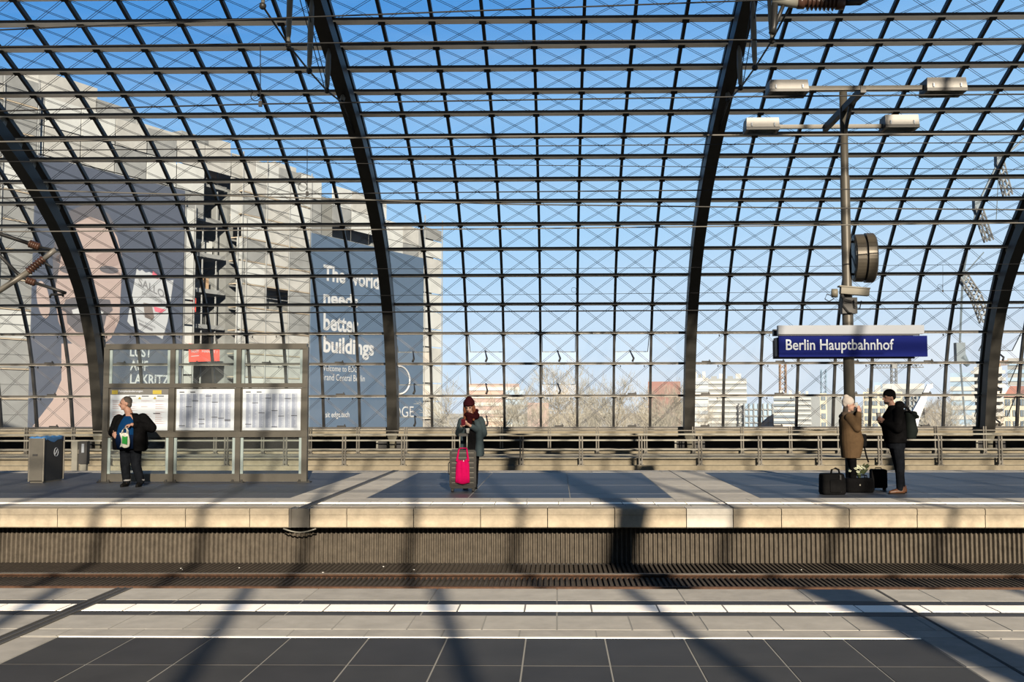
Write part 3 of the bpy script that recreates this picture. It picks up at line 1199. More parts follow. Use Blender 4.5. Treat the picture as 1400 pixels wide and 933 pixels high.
# sign
ZS = at(1160, 487, PY - .22)
sx0, sx1 = at(1065, 475, PY - .22).x, at(1268, 475, PY - .22).x
sz0, sz1 = at(1160, 488, PY - .22).z, at(1160, 459.5, PY - .22).z
sg = thing('station_sign', 'dark blue station name board with white lettering on the sign post', 'sign', ((sx0 + sx1) / 2, PY - .17, sz0))
hw = (sx1 - sx0) / 2
mb = MB()
mb.box((-hw, -.05, 0), (hw, .03, sz1 - sz0))
mb.build('panel', MATS['sign_blue'], sg)
mb = MB()
mb.box((-hw - .03, .31, -.02), (hw - .12, .39, sz1 - sz0 - .06))
mb.build('rear_panel', MATS['sign_dark'], sg)
for s_ in (-1, 1):
    MB().box((s_ * .6 - .03, .03, .05), (s_ * .6 + .03, .31, sz1 - sz0 - .05)).build('bracket', MATS['sign_dark'], sg)
MB().box((-hw - .02, .04, .02), (-hw + .02, .35, sz1 - sz0 - .02)).build('end_plate', MATS['sign_dark'], sg)
tx0, tx1 = at(1074.5, 475, PY - .22).x - sg.location.x, at(1222, 475, PY - .22).x - sg.location.x
tz0 = at(1100, 478.5, PY - .22).z - sz0
tz1 = at(1100, 463.5, PY - .22).z - sz0
text('lettering', 'Berlin Hauptbahnhof', (0, -.05, 0), (1, 0, 0), (0, 0, 1), (0, -1, 0), tx0, tx1, tz0, tz1, MATS['letter_white'], sg, .012)
# white light box above it
lz0, lz1 = at(1160, 457.6, PY - .22).z, at(1160, 445, PY - .22).z
lb = thing('sign_light_box', 'long white light box mounted directly above the blue station sign', 'light box', ((sx0 + sx1) / 2, PY - .17, lz0))
mb = MB()
mb.box((-hw - .01, -.07, .01), (hw - .06, .07, lz1 - lz0))
mb.build('cover', MATS['white_paint'], lb)
mb = MB()
mb.box((-hw - .01, -.05, -.015), (hw - .16, .05, .01))
mb.build('underside', MATS['sign_dark'], lb)
mb = MB()
mb.box((-hw - .03, .26, .0), (hw - .15, .40, lz1 - lz0 - .05))
mb.build('rear_cover', MATS['sign_dark'], lb)
for s_ in (-.55, .5):
    MB().box((s_ - .03, .06, .03), (s_ + .03, .28, .10)).build('bracket', MATS['sign_dark'], lb)

# clock: two round cases back to back, seen almost edge on
cpos = at(1180.5, 353, PY)
clk = thing('station_clock', 'round double-faced station clock seen edge-on beside the post', 'clock', cpos)
CA = Vector((-.995, .10, 0)).normalized()
rr = .485
mb = MB()
mb.lathe([(.30, .20), (.40, .20), (rr * .955, .185), (rr * .965, .02), (rr * .9, .01)], (0, 0, 0), CA, 40)
mb.build('case', MATS['clock_body'], clk)
mb = MB()
mb.lathe([(rr * .9, -.015), (rr, -.02), (rr, -.17), (rr * .93, -.20), (.30, -.20)], (0, 0, 0), CA, 40)
mb.build('case', MATS['clock_body'], clk)
mb = MB()
mb.lathe([(rr * .88, -.03), (rr * .88, .03)], (0, 0, 0), CA, 32)
mb.build('joint_ring', MATS['black'], clk)
mat('clock_face', (.03, .032, .03), .3)
for s_ in (1, -1):
    mb = MB()
    mb.lathe([(.41, .195), (.41, .203)], (0, 0, 0), CA * s_, 32)
    fc = mb.build('face', MATS['clock_face'], clk)
    Rx = CA.cross(Vector((0, 0, 1)))
    mb = MB()
    for k in range(12):
        t = k * PI / 6
        d = Rx * math.sin(t) + Vector((0, 0, 1)) * math.cos(t)
        mb.frame(CA * s_ * .205 + d * .35, d, d.cross(CA), CA, .035, .008, .002)
    mb.build('hour_marks', MATS['black'], fc)['kind'] = 'stuff'
    for ln_, an in ((.22, 1.1), (.33, 4.0)):
        d = Rx * math.sin(an) + Vector((0, 0, 1)) * math.cos(an)
        mb = MB()
        mb.frame(CA * s_ * .208 + d * ln_ / 2, d, d.cross(CA), CA, ln_ / 2, .012, .002)
        mb.build('hand', MATS['black'], fc)
mb = MB()
hx = PX - cpos.x
for z_ in (.32, -.32):
    MB().tube([(hx + .06, 0, z_), (.0, 0, z_)], .025, 8).build('mounting_arm', MATS['steel_dark'], clk)

# surveillance camera
cp = at(1163, 399, PY - .16)
cv = thing('surveillance_camera', 'cream boxy surveillance camera strapped to the post above the sign', 'camera', cp)
dirc = Vector((.97, -.12, -.10)).normalized()
mb = MB()
mb.frame(dirc * .07 + Vector((0, 0, .01)), dirc, (0, 1, 0), dirc.cross(Vector((0, 1, 0))), .265, .07, .068)
mb.build('housing', MATS['camera_cream'], cv)
mb = MB()
mb.frame(dirc * .06 + Vector((0, 0, .085)), dirc, (0, 1, 0), dirc.cross(Vector((0, 1, 0))), .29, .085, .012)
mb.build('sun_shield', MATS['camera_cream'], cv)
MB().tube([-dirc * .36 + Vector((0, 0, -.06)), -dirc * .25 + Vector((0, 0, -.05))], .085, 14).build('rear_motor', MATS['camera_cream'], cv, True)
mb = MB()
mb.tube([(-.18, 0, -.05), (-.12, .02, -.16), (.02, .04, -.2)], .035, 8)
mb.tube([(-.38, 0, -.07), (-.46, 0, -.05), (-.5, 0, -.14), (-.42, 0, -.19), (-.32, 0, -.13)], .010, 6)
mb.tube([(-.14, -.02, -.1), (-.16, -.02, -.26), (-.05, -.02, -.40), (.02, 0, -.42)], .012, 6)
mb.tube([(.05, -.02, -.16), (.07, -.03, -.3), (.16, -.03, -.33), (.2, 0, -.18)], .012, 6)
mb.build('cables', MATS['black'], cv, True)
MB().box((-.16, .02, -.42), (.13, .22, -.11)).build('bracket', MATS['steel_dark'], cv)

# ------------------------------------------------------------------ information board
mat('board_steel', (0.03680, 0.03440, 0.02880), .4, .3, .12, 4)
mat('paper', (.225, .25, .275), .8)
mat('paper_blue', (0.16675, 0.18850, 0.22475), .8)
mat('print_blue', (.075, .09, .13), .8)
mat('print_dark', (.02, .02, .024), .8)
mat('print_grey', (.055, .055, .052), .8)
mat('print_yellow', (.16, .13, .02), .8)
mat('print_pink', (.15, .10, .10), .8)
BY = gnd(280, 660).y
bx0, bx1 = gnd(143.5, 660).x, gnd(416, 660).x
zt = at(280, 471, BY).z
bd = thing('timetable_board', 'free-standing steel and glass timetable board with three poster panels on the far platform', 'notice board', ((bx0 + bx1) / 2, BY, 0))
W = (bx1 - bx0) / 2
pxs = [(-W + k * 2 * W / 3) for k in range(4)]
for k in range(4):
    mb = MB()
    wdt = .055 if k in (0, 3) else .05
    mb.box((pxs[k] - wdt, -.06, 0), (pxs[k] + wdt, .06, zt - .06))
    mb.build('post', MATS['board_steel'], bd)
    mb = MB()
    mb.box((pxs[k] - .13, -.09, 0), (pxs[k] + .13, .09, .025))
    for s_ in (-.09, .09):
        mb.tube([(pxs[k] + s_, -.05, .02), (pxs[k] + s_, -.05, .06)], .02, 8)
    mb.build('foot', MATS['steel_dark'], bd)


def zz(py):
    return at(280, py, BY).z


for za, zb_, nm in ((zz(478), zz(470.5), 'top_rail'), (zz(530.5), zz(524.5), 'cross_rail'), (zz(598), zz(590.5), 'cross_rail')):
    mb = MB()
    mb.box((-W - .03, -.07, za), (W + .03, .07, zb_))
    mb.build(nm, MATS['board_steel'], bd)
for k in range(3):
    a, b = pxs[k] + .055, pxs[k + 1] - .055
    mb = MB()
    mb.box((a, -.03, zz(659)), (b, .03, zz(648)))
    mb.build('kick_plate', MATS['board_steel'], bd)
    for za, zb_ in ((zz(524.5), zz(478)), (zz(648), zz(598))):
        mb = MB()
        mb.box((a, -.008, za), (b, .008, zb_))
        mb.build('glass_pane', MATS['clear_glass'], bd)
        for s_ in (a, b - .055):
            mb = MB()
            mb.box((s_, -.035, za), (s_ + .055, -.010, zb_))
            mb.build('pane_edge', mat('glass_edge', (.11, .135, .135), .3), bd)
    z0, z1 = zz(590), zz(531)
    mb = MB()
    mb.box((a, -.03, z0), (b, .03, z1))
    po = mb.build('poster_case', MATS['board_steel'], bd)
    po['label'] = ('poster of timetable changes with grey header', 'left of two dense blue-grey timetable sheets', 'right of two dense blue-grey timetable sheets')[k]
    mb = MB()
    mb.box((a + .03, -.034, z0 + .02), (b - .03, -.031, z1 - .02))
    mb.build('sheet', MATS['paper'], po)
    O, U, V, N = (a + .03, -.035, z0 + .02), (1, 0, 0), (0, 0, 1), (0, -1, 0)
    pw, ph = b - a - .06, z1 - z0 - .04
    if k == 0:
        mb = MB()
        mb.prism([(0, ph - .11), (pw, ph - .11), (pw, ph), (0, ph)], O, U, V, N, .001)
        mb.build('header', MATS['print_grey'], po)
        text('header_lettering', 'Fahrplanänderungen', O, U, V, N, .17, .66, ph - .055, ph - .015, MATS['letter_white'], po, .01)
        mb = MB()
        for c0, c1 in ((.03, .15), (.86, 1.04)):
            mb.prism([(c0, ph - .10), (c1, ph - .10), (c1, ph - .02), (c0, ph - .02)], O, U, V, N, .002)
        for c0 in (.56, .87):
            mb.prism([(c0, ph - .20), (c0 + .07, ph - .20), (c0 + .04, ph - .15)], O, U, V, N, .002)
        mb.build('logo', MATS['print_yellow'], po)['kind'] = 'stuff'
        mb = MB()
        random.seed(3)
        for col_ in range(4):
            u = .05 + col_ * .29
            for r_ in range(14):
                h = ph - .24 - r_ * .038
                if random.random() < .8:
                    mb.prism([(u, h), (u + random.uniform(.12, .24), h), (u + .12, h + .010), (u, h + .010)], O, U, V, N, .001)
        mb.build('print', MATS['print_pink'], po)['kind'] = 'stuff'
        mb = MB()
        for c0, h in ((.64, .82), (.95, .82), (.88, .40), (.38, .82)):
            mb.prism([(c0, ph * h), (c0 + .14, ph * h), (c0 + .14, ph * h + .018), (c0, ph * h + .018)], O, U, V, N, .002)
        mb.build('headline', MATS['print_dark'], po)['kind'] = 'stuff'
    else:
        mb = MB()
        nc = 8
        cw = (pw - .12) / nc
        for c_ in range(nc):
            u = .06 + c_ * cw
            mb.prism([(u + .006, .05), (u + cw - .01, .05), (u + cw - .01, ph - .09), (u + .006, ph - .09)], O, U, V, N, .0005)
        mb.build('column', MATS['paper_blue'], po)['kind'] = 'stuff'
        mb = MB()
        random.seed(k + 11)
        for c_ in range(nc):
            u = .06 + c_ * cw
            h = .06
            while h < ph - .11:
                mb.prism([(u + .01, h), (u + random.uniform(.5, .95) * cw - .01, h), (u + .5 * cw, h + .007), (u + .01, h + .007)], O, U, V, N, .001)
                h += .014
        o_ = mb.build('print', MATS['print_blue'], po)
        o_['kind'] = 'stuff'
        mb = MB()
        for c_ in range(nc):
            u = .06 + c_ * cw
            for q in range(random.choice((1, 1, 2))):
                h = random.uniform(.06, ph - .14)
                mb.prism([(u, h), (u + cw - .01, h), (u + cw - .01, h + .013), (u, h + .013)], O, U, V, N, .002)
        mb.prism([(.06, ph - .07), (.16, ph - .07), (.16, ph - .05), (.06, ph - .05)], O, U, V, N, .002)
        mb.prism([(.28, ph - .07), (.38, ph - .07), (.38, ph - .05), (.28, ph - .05)], O, U, V, N, .002)
        mb.build('headline', MATS['print_dark'], po)['kind'] = 'stuff'

# ------------------------------------------------------------------ litter bin
mat('bin_steel', (.05, .047, .04), .4, .3, .1, 5)
mat('bin_dark', (.008, .008, .008), .5)
mat('bag_blue', (.02, .065, .15), .45, 0, .2, 9, .3)
bl = thing('litter_bin', 'steel litter bin with blue bag liner left of the timetable board', 'bin', (0, 0, 0))
nc = gnd(58.5, 661)
lc = gnd(38.5, 659)
d1 = (lc - nc)
d1.z = 0
wl_ = .42
# steel side faces left, dark side faces right
d1 = Vector((-1, 0, 0))
d2 = Vector((0, 1, 0))
s1, s2 = .29, .84
bh = at(58.5, 599, nc.y).z
bl.location = nc
pts = [Vector((0, 0, 0)), d1 * s1, d1 * s1 + d2 * s2, d2 * s2]


def quad_prism(P, z0, z1, inset=0.):
    c = sum(P, Vector()) / 4
    Q = [p + (c - p).normalized() * inset for p in P]
    mb = MB()
    mb.add([(p.x, p.y, z0) for p in Q] + [(p.x, p.y, z1) for p in Q], [(0, 1, 2, 3), (4, 7, 6, 5), (0, 4, 5, 1), (1, 5, 6, 2), (2, 6, 7, 3), (3, 7, 4, 0)])
    return mb


quad_prism(pts, .04, bh, .015).build('body', MATS['bin_dark'], bl)
quad_prism(pts, 0, .05, .04).build('plinth', MATS['bin_steel'], bl)
n1 = Vector((0, 0, 1)).cross(d1)
if n1.y > 0:
    n1 = -n1
mb = MB()
mb.frame(d1 * s1 / 2 + n1 * .004 + Vector((0, 0, .04 + (bh - .04) / 2)), d1, n1, (0, 0, 1), s1 / 2 - .01, .01, (bh - .06) / 2)
dr = mb.build('steel_door', MATS['bin_steel'], bl)
mb = MB()
mb.frame(d1 * s1 * .56 + n1 * .016 + Vector((0, 0, bh * .62)), d1, n1, (0, 0, 1), .05, .006, .02)
mb.build('door_handle', MATS['black'], dr)
for q in (pts[0], pts[1], pts[3]):
    MB().tube([(q.x, q.y, .03), (q.x, q.y, bh)], .018, 8).build('corner_post', MATS['bin_steel'], bl)
c = sum(pts, Vector()) / 4
mb = MB()
ring = []
P4 = [c + (p - c) * 1.0 for p in pts]
v, f = [], []
n_ = 24
for lay, (k_, dz) in enumerate(((1.01, -.07), (1.03, -.01), (1.0, .02), (.9, .015), (.8, -.05))):
    for i in range(n_):
        t = i / n_ * 4
        a_, b_ = P4[int(t) % 4], P4[(int(t) + 1) % 4]
        p = a_.lerp(b_, t - int(t))
        p = c + (p - c) * k_
        wav = .035 * math.sin(i * 1.7) if lay == 0 else .012 * math.sin(i * 2.3 + lay)
        v.append((p.x, p.y, bh + dz + wav))
for lay in range(4):
    for i in range(n_):
        a_, b_ = lay * n_ + i, lay * n_ + (i + 1) % n_
        f.append((a_, b_, b_ + n_, a_ + n_))
f.append(tuple(4 * n_ + i for i in range(n_)))
mb.add(v, f)
mb.build('bag_liner', MATS['bag_blue'], bl, True)
n2 = Vector((1, 0, 0))
mb = MB()
cc = d2 * s2 * .62 + n2 * -.004 + Vector((0, 0, bh * .66))
ring = [cc + (d2 * math.cos(t) + Vector((0, 0, 1)) * math.sin(t)) * .085 for t in [i * PI / 8 for i in range(17)]]
mb.tube(ring, .010, 5, False)
mb.tube([cc + d2 * .05 + Vector((0, 0, .05)), cc - d2 * .05 - Vector((0, 0, .05))], .012, 5)
mb.frame(cc + d2 * .02 + Vector((0, 0, .01)), d2, (0, 0, 1), n2, .02, .03, .004)
mb.build('emblem', MATS['white_paint'], bl)

# control post with little boxes between bin and board
cpst = thing('track_side_post', 'pale post with small dark equipment boxes behind the litter bin', 'post', at(102.5, 641, 25.2) * 1.0)
cpst.location.z = -.95
b0 = cpst.location
MB().box((-.07, -.05, 0), (.07, .05, at(103, 604, 25.2).z + .95)).build('post', MATS['steel_light'], cpst)
z_ = at(103, 618, 25.2).z + .95
MB().box((.12, -.08, z_ - .30), (.32, .08, z_ + .26)).build('equipment_box', MATS['black'], cpst)
MB().box((.2, -.11, z_ - .02), (.26, -.08, z_ + .2)).build('tag_plate', MATS['white_paint'], cpst)
MB().box((.15, -.06, z_ - .48), (.30, .04, z_ - .30)).build('tag_plate', MATS['steel_light'], cpst)
MB().box((.06, -.02, z_ - .05), (.13, .02, z_ + .05)).build('bracket', MATS['steel_rail'], cpst)
#@@PART3

# ------------------------------------------------------------------ wrapped building with banners (outside, left)
mat('facade_grey', (0.0651, 0.0651, 0.0608), .9, 0, .2, .25)
mat('facade_dark', (.030, .032, .034), .9, 0, .4, .6)
mat('net_pale', (0.12493, 0.12090, 0.11128), .9, 0, .18, .5)
mat('net_grey', (0.0744, 0.0744, 0.0713), .9, 0, .2, .5)
mat('net_white', (0.15314, 0.15314, 0.14508), .9, 0, .1, .5)
mat('scaffold', (0.0744, 0.0744, 0.0713), .6)
mat('deck', (0.12896, 0.10478, 0.07657), .8, 0, .25, .8)
mat('timber', (0.1240, 0.0806, 0.0465), .8, 0, .2, .6)
mat('banner_slate', (.022, .026, .036), .8, 0, .06, .3)
mat('banner_blue', (.023, .036, .055), .8, 0, .06, .3)
mat('skin_print', (0.1240, 0.0961, 0.0868), .8, 0, .06, .5)
mat('skin_print_dark', (.10, .075, .068), .8)
mat('hair_print', (.035, .033, .036), .8)
mat('print_white', (0.1488, 0.1488, 0.1488), .8)
mat('pack_white', (0.1364, 0.1395, 0.1426), .8)
mat('pack_red', (.20, .045, .06), .8)
mat('pack_grey', (.06, .06, .062), .8)
mat('sign_red', (.30, .030, .020), .7)
mat('pack_brown', (.055, .045, .040), .8)
FD = Vector((688, 1400, 0)).normalized()        # direction in which the facade runs away from us
FN = Vector((FD.y, -FD.x, 0))                    # towards the station
FO = at(423, 555, 95.0)
FO.z = 0


def fp(px, py, off=0.):
    """facade coordinates (along, up) of the spot the pixel shows"""
    d = ray(px, py)
    o_ = FO + FN * off
    k = (o_ - Vector((0, 0, H))).dot(FN) / d.dot(FN)
    p = Vector((0, 0, H)) + d * k
    return ((p - FO).dot(FD), p.z)


def fpoly(name, pix, m, parent, off, th=.06):
    po_ = [fp(a, b, off) for a, b in pix]
    return MB().prism(po_, FO + FN * off, FD, (0, 0, 1), FN, th).build(name, m, parent)


def ftext(name, txt, x0, y0, x1, ytop, m, parent, off, bold=0.):
    u0, z0 = fp(x0, y0, off)
    u1, _ = fp(x1, y0, off)
    _, z1 = fp(x0, ytop, off)
    return text(name, txt, FO + FN * off, FD, (0, 0, 1), FN, u0, u1, z0, z1, m, parent, bold, extr=.01)


def fbox(mb, u0, u1, z0, z1, d0, d1):
    a, b = FO + FD * u0 + FN * d0, FO + FD * u1 + FN * d1
    c = (a + b) / 2
    c.z = (z0 + z1) / 2
    return mb.frame(c, FD, FN, (0, 0, 1), abs(u1 - u0) / 2, abs(d1 - d0) / 2, abs(z1 - z0) / 2)


uL = fp(-60, 500)[0]
uR = fp(602, 500)[0]
uS = fp(455, 500)[0]
zA = fp(125, 143)[1]
zB = fp(540, 303)[1]
zM = fp(455, 252)[1]
bd1 = thing('scaffolded_building', 'long building wrapped in pale scaffold netting beyond the left of the glass wall', 'building', FO + Vector((0, 0, -10)))
par_off = bd1.location.copy()


def P(o):
    """parent to the building, keeping world placement"""
    o.parent = bd1
    o.location = -par_off
    return o


P(fbox(MB(), uL, fp(247, 500)[0], -10, zA, -26, -1.6).build('block', MATS['facade_grey']))
P(fbox(MB(), fp(247, 500)[0], fp(326, 500)[0], -10, zA - 1.5, -26, -4.5).build('recessed_block', MATS['facade_dark']))
P(fbox(MB(), fp(326, 500)[0], uS, -10, zA - .3, -26, -1.6).build('block', MATS['facade_grey']))
P(fbox(MB(), uS, fp(520, 500)[0], -10, zM - 1, -26, -1.6).build('block', MATS['facade_grey']))
P(fbox(MB(), fp(520, 500)[0], uR, -10, zB, -26, -1.2).build('block', MATS['facade_grey']))
for k in range(9):      # roof plant, parapets and shafts
    px = (20, 70, 150, 205, 268, 300, 352, 395, 430)[k]
    u = fp(px, 300)[0]
    hgt = (2.2, 3.2, 2.4, 1.6, 2.0, 2.2, 1.2, 1.8, 1.5)[k]
    P(fbox(MB(), u, u + (3, 5, 4, 6, 3, 3, 5, 3, 2)[k], zA - .6, zA + hgt - 1.2, -6, -1.8).build('roof_box', MATS['net_pale' if k % 2 else 'net_grey']))
P(fbox(MB(), fp(278, 300)[0], fp(332, 300)[0], fp(300, 238)[1], fp(300, 212)[1], -2.0, -1.5).build('timber_panel', MATS['timber']))
# scaffold: standards, decks, netting panels
zg = -9.5
zones = [(uL, fp(40, 500)[0], zA - .4, 'net_grey'), (fp(326, 500)[0], fp(421, 500)[0], zA - 1.0, 'net_pale'), (fp(247, 500)[0], fp(261, 500)[0], zA - 6, 'net_white'),
         (fp(578, 500)[0], uR, zB + .3, 'net_white'), (fp(320, 500)[0], fp(332, 500)[0], zA - 7, 'net_white')]
random.seed(21)
for za_, (u0, u1, zt_, nm) in enumerate(zones):
    n_ = max(1, int((u1 - u0) / 2.5))
    stp = (u1 - u0) / n_
    narrow = n_ <= 1
    for k in range(n_ + 1):
        u = u0 + k * stp
        P(MB().tube([FO + FD * u + FN * .2 + Vector((0, 0, zg)), FO + FD * u + FN * .2 + Vector((0, 0, zt_ + random.uniform(.2, 1.3)))], .06, 5).build('scaffold_standard', MATS['scaffold']))
    lv = 0
    z = -6.0
    while z < zt_ - 1:
        if not narrow:
            P(fbox(MB(), u0, u1, z, z + .09, -1.3, .1).build('scaffold_deck', MATS['deck']))
            P(fbox(MB(), u0, u1, z + 1.0, z + 1.06, .1, .16).build('guard_rail', MATS['scaffold']))
        for k in range(n_):
            if narrow or random.random() < .965:
                q = nm if random.random() < .6 else random.choice(['net_pale', 'net_grey', 'net_white'])
                P(fbox(MB(), u0 + k * stp + .05, u0 + (k + 1) * stp - .05, z + .1, min(z + 1.95, zt_), .0 + .05 * random.random(), .12).build('netting_sheet', MATS[q]))
        z += 2.0
# pale upper band of netting above the banners
u = uL
while u < uS - 2.5:
    for r_ in range(3):
        if fp(262, 300)[0] - 1 < u < fp(318, 300)[0] and r_ > 0:
            continue
        z1_ = zA - .35 - r_ * 2.1
        P(fbox(MB(), u + .04, u + 2.9, z1_ - 2.02, z1_, -.4 + .1 * random.random(), -.25).build('netting_sheet', MATS[random.choice(['net_pale', 'net_grey', 'net_white', 'net_pale'])]))
    u += 3.0
u = uS
while u < uR - 2:
    for r_ in range(2):
        top_ = (zM if u < fp(512, 500)[0] else zB) - r_ * 2.0
        P(fbox(MB(), u + .04, u + 2.9, top_ - 1.95, top_, -.4 + .1 * random.random(), -.25).build('netting_sheet', MATS[random.choice(['net_pale', 'net_grey', 'net_white'])]))
    u += 3.0
# the recess: floor slabs, props and clutter between the two wrapped fronts
ur0, ur1 = fp(263, 500)[0], fp(320, 500)[0]
z = -7
while z < zA - 3:
    P(fbox(MB(), ur0, ur1, z, z + .35, -4.6, -1.2).build('floor_slab', MATS['net_grey']))
    for q in range(3):
        u = random.uniform(ur0, ur1 - 1.5)
        P(fbox(MB(), u, u + random.uniform(.7, 2.2), z + .35, z + random.uniform(1.0, 1.8), -3.6, -2.6).build('site_material', MATS[random.choice(['net_white', 'net_pale', 'net_grey', 'timber'])]))
    for q in range(3):
        u = ur0 + (q + .5) * (ur1 - ur0) / 3
        P(MB().tube([FO + FD * u - FN * 1.5 + Vector((0, 0, z + .35)), FO + FD * u - FN * 1.5 + Vector((0, 0, z + 3.0))], .07, 5).build('prop', MATS['scaffold']))
    z += 3.0
# red hoarding low in the recess
rd = thing('site_hoarding', 'red site sign with white lettering seen through the board glass', 'sign', FO + FD * fp(258, 500)[0] + Vector((0, 0, fp(258, 495)[1])))


def PR(o, root):
    o.parent = root
    o.location = -root.location
    return o


PR(fpoly('panel', [(258, 495), (299, 494), (299, 472), (258, 470)], MATS['sign_red'], None, .35, .1), rd)
PR(ftext('lettering', 'SOIT', 261, 482, 272, 478, MATS['print_white'], None, .46, .02), rd)
PR(ftext('lettering', 'HÄNGT !', 276, 482, 297, 478, MATS['print_white'], None, .46, .02), rd)
PR(fpoly('underline', [(261, 488), (272, 487), (272, 486), (261, 487)], MATS['print_white'], None, .46, .01), rd)
o = fpoly('site_flag', [(259, 426), (267, 427), (267, 408), (259, 406)], MATS['sign_red'], None, -.9, .1)
tag(o, 'small red tarpaulin hanging on the scaffold above the red site sign', 'tarpaulin')
o = fpoly('orange_sheet', [(257, 288), (267, 290), (267, 272), (258, 270)], MATS['timber'], None, -.9, .1)
tag(o, 'orange-brown sheet hanging in the upper gap between the wrapped facades', 'tarpaulin')

# ---- banner with the big face
b1 = thing('giant_banner', 'huge dark grey facade banner with a bearded laughing face and a liquorice packet', 'banner', FO + FD * fp(40, 500)[0] + Vector((0, 0, -4)))


def A(o):
    return PR(o, b1)


top0 = fp(99, 224, .3)[1]
uu0, uu1 = fp(40, 500, .3)[0], fp(247, 500, .3)[0]
A(MB().prism([(uu0, -4), (uu1, -4), (uu1, top0), (uu0, top0)], FO + FN * .3, FD, (0, 0, 1), FN, .1).build('sheet', MATS['banner_slate']))


def blob(cx, cy, rx, ry, rot=0., n=28, sq=2.0):
    out_ = []
    for k in range(n):
        t = 2 * PI * k / n
        c_, s_ = math.cos(t), math.sin(t)
        x = rx * math.copysign(abs(c_) ** (2 / sq), c_)
        y = ry * math.copysign(abs(s_) ** (2 / sq), s_)
        out_.append((cx + x * math.cos(rot) - y * math.sin(rot), cy + x * math.sin(rot) + y * math.cos(rot)))
    return out_


A(fpoly('neck', [(44, 584), (72, 548), (84, 520), (84, 470), (150, 470), (146, 520), (150, 584)], MATS['skin_print'], None, .41, .01))
A(fpoly('ear', blob(59, 410, 8.5, 26, -.15), MATS['skin_print'], None, .41, .01))
A(fpoly('head', [(74, 400), (74, 350), (80, 318), (96, 296), (120, 286), (146, 300), (160, 324), (167, 352), (165, 400), (163, 438), (152, 462), (132, 478), (108, 478), (90, 462), (80, 440)], MATS['skin_print'], None, .425, .01))
A(fpoly('hair', [(74, 400), (72, 350), (78, 312), (96, 288), (120, 278), (148, 292), (162, 318), (150, 306), (122, 296), (98, 308), (86, 330), (82, 360)], MATS['hair_print'], None, .44, .01))
A(fpoly('cheek_shadow', [(80, 440), (76, 410), (90, 425), (94, 455)], MATS['skin_print_dark'], None, .44, .01))
A(fpoly('nose_shadow', [(112, 372), (118, 398), (126, 406), (108, 405), (106, 398)], MATS['skin_print_dark'], None, .44, .01))
for cx_, cy_ in ((93, 355), (148, 355)):
    A(fpoly('eyebrow', blob(cx_, cy_, 17, 9, .1), MATS['skin_print_dark'], None, .44, .01))
    A(fpoly('eyelid', blob(cx_ + 1, cy_ + 14, 13, 5, .12), MATS['hair_print'], None, .45, .01))
A(fpoly('moustache', [(84, 424), (90, 410), (108, 405), (128, 408), (150, 410), (154, 424), (146, 432), (130, 420), (108, 419), (94, 428)], MATS['hair_print'], None, .45, .01))
A(fpoly('mouth', [(90, 424), (108, 418), (130, 419), (146, 428), (142, 446), (124, 456), (104, 454), (92, 442)], MATS['hair_print'], None, .455, .01))
A(fpoly('teeth', [(98, 424), (112, 420), (132, 421), (142, 427), (138, 432), (118, 430), (100, 430)], MATS['print_white'], None, .47, .01))
A(fpoly('beard', [(84, 436), (92, 446), (104, 457), (124, 459), (144, 448), (156, 432), (158, 448), (148, 464), (130, 474), (108, 474), (92, 462)], MATS['skin_print_dark'], None, .445, .01))
# packet
pk = A(fpoly('packet', [(187, 368), (191, 371), (194, 369), (199, 373), (204, 372), (213, 377), (222, 380), (230, 384), (237, 383), (229, 440), (222, 464), (215, 460), (208, 456), (200, 456), (192, 452), (185, 447), (179, 446), (174, 440), (180, 406)], MATS['pack_white'], None, .42, .02))


def A2(o):
    o.parent = pk
    return o


A2(fpoly('red_flash', [(208, 378), (209, 371), (217, 377), (216, 382)], MATS['pack_red'], None, .45, .01))
A2(fpoly('red_flash', [(210, 419), (227, 424), (220, 428), (212, 426)], MATS['pack_red'], None, .45, .01))
A2(fpoly('sweet', [(196, 414), (207, 416), (211, 434), (208, 438), (198, 434)], MATS['pack_brown'], None, .45, .01))
A2(fpoly('seal_bar', [(190, 441), (209, 450), (208, 453), (190, 444)], MATS['pack_grey'], None, .45, .01))


def fline(txt, x0, y0, x1, y1, hpx, m, bold=0.):
    """lettering along a sloping baseline from pixel (x0, y0) to (x1, y1)"""
    u0, z0 = fp(x0, y0, .46)
    u1, z1 = fp(x1, y1, .46)
    zt_ = fp(x0, y0 - hpx, .46)[1]
    return text('lettering', txt, FO + FN * .46, FD, (0, 0, 1), FN, u0, u1, z0, zt_, m, None, bold, extr=.01, shear=(z1 - z0) / (u1 - u0))


A2(fline('SALLOS', 189, 389.5, 230, 411, 11, MATS['pack_grey'], .02))
A2(fline('DAS ORIGINAL', 194, 402, 222, 416, 4.2, MATS['pack_grey'], .02))
A2(fline('DAS EINZIG', 188, 438, 212, 449, 2.6, MATS['pack_grey']))
for txt, yb, yt, x1 in (('LUST', 487, 474, 207), ('AUF', 506, 492, 202), ('LAKRITZ', 525, 511, 231)):
    A(ftext('lettering', txt, 177.5, yb, x1, yt, MATS['print_white'], None, .42, .025))

# ---- blue banner
b2 = thing('blue_banner', 'huge slate blue facade banner with white text about better buildings', 'banner', FO + FD * fp(423, 500)[0] + Vector((0, 0, -4)))
ub0, ub1 = fp(423, 500, .3)[0], fp(577.5, 500, .3)[0]
zb1 = fp(423, 318, .3)[1]


def B(o):
    return PR(o, b2)


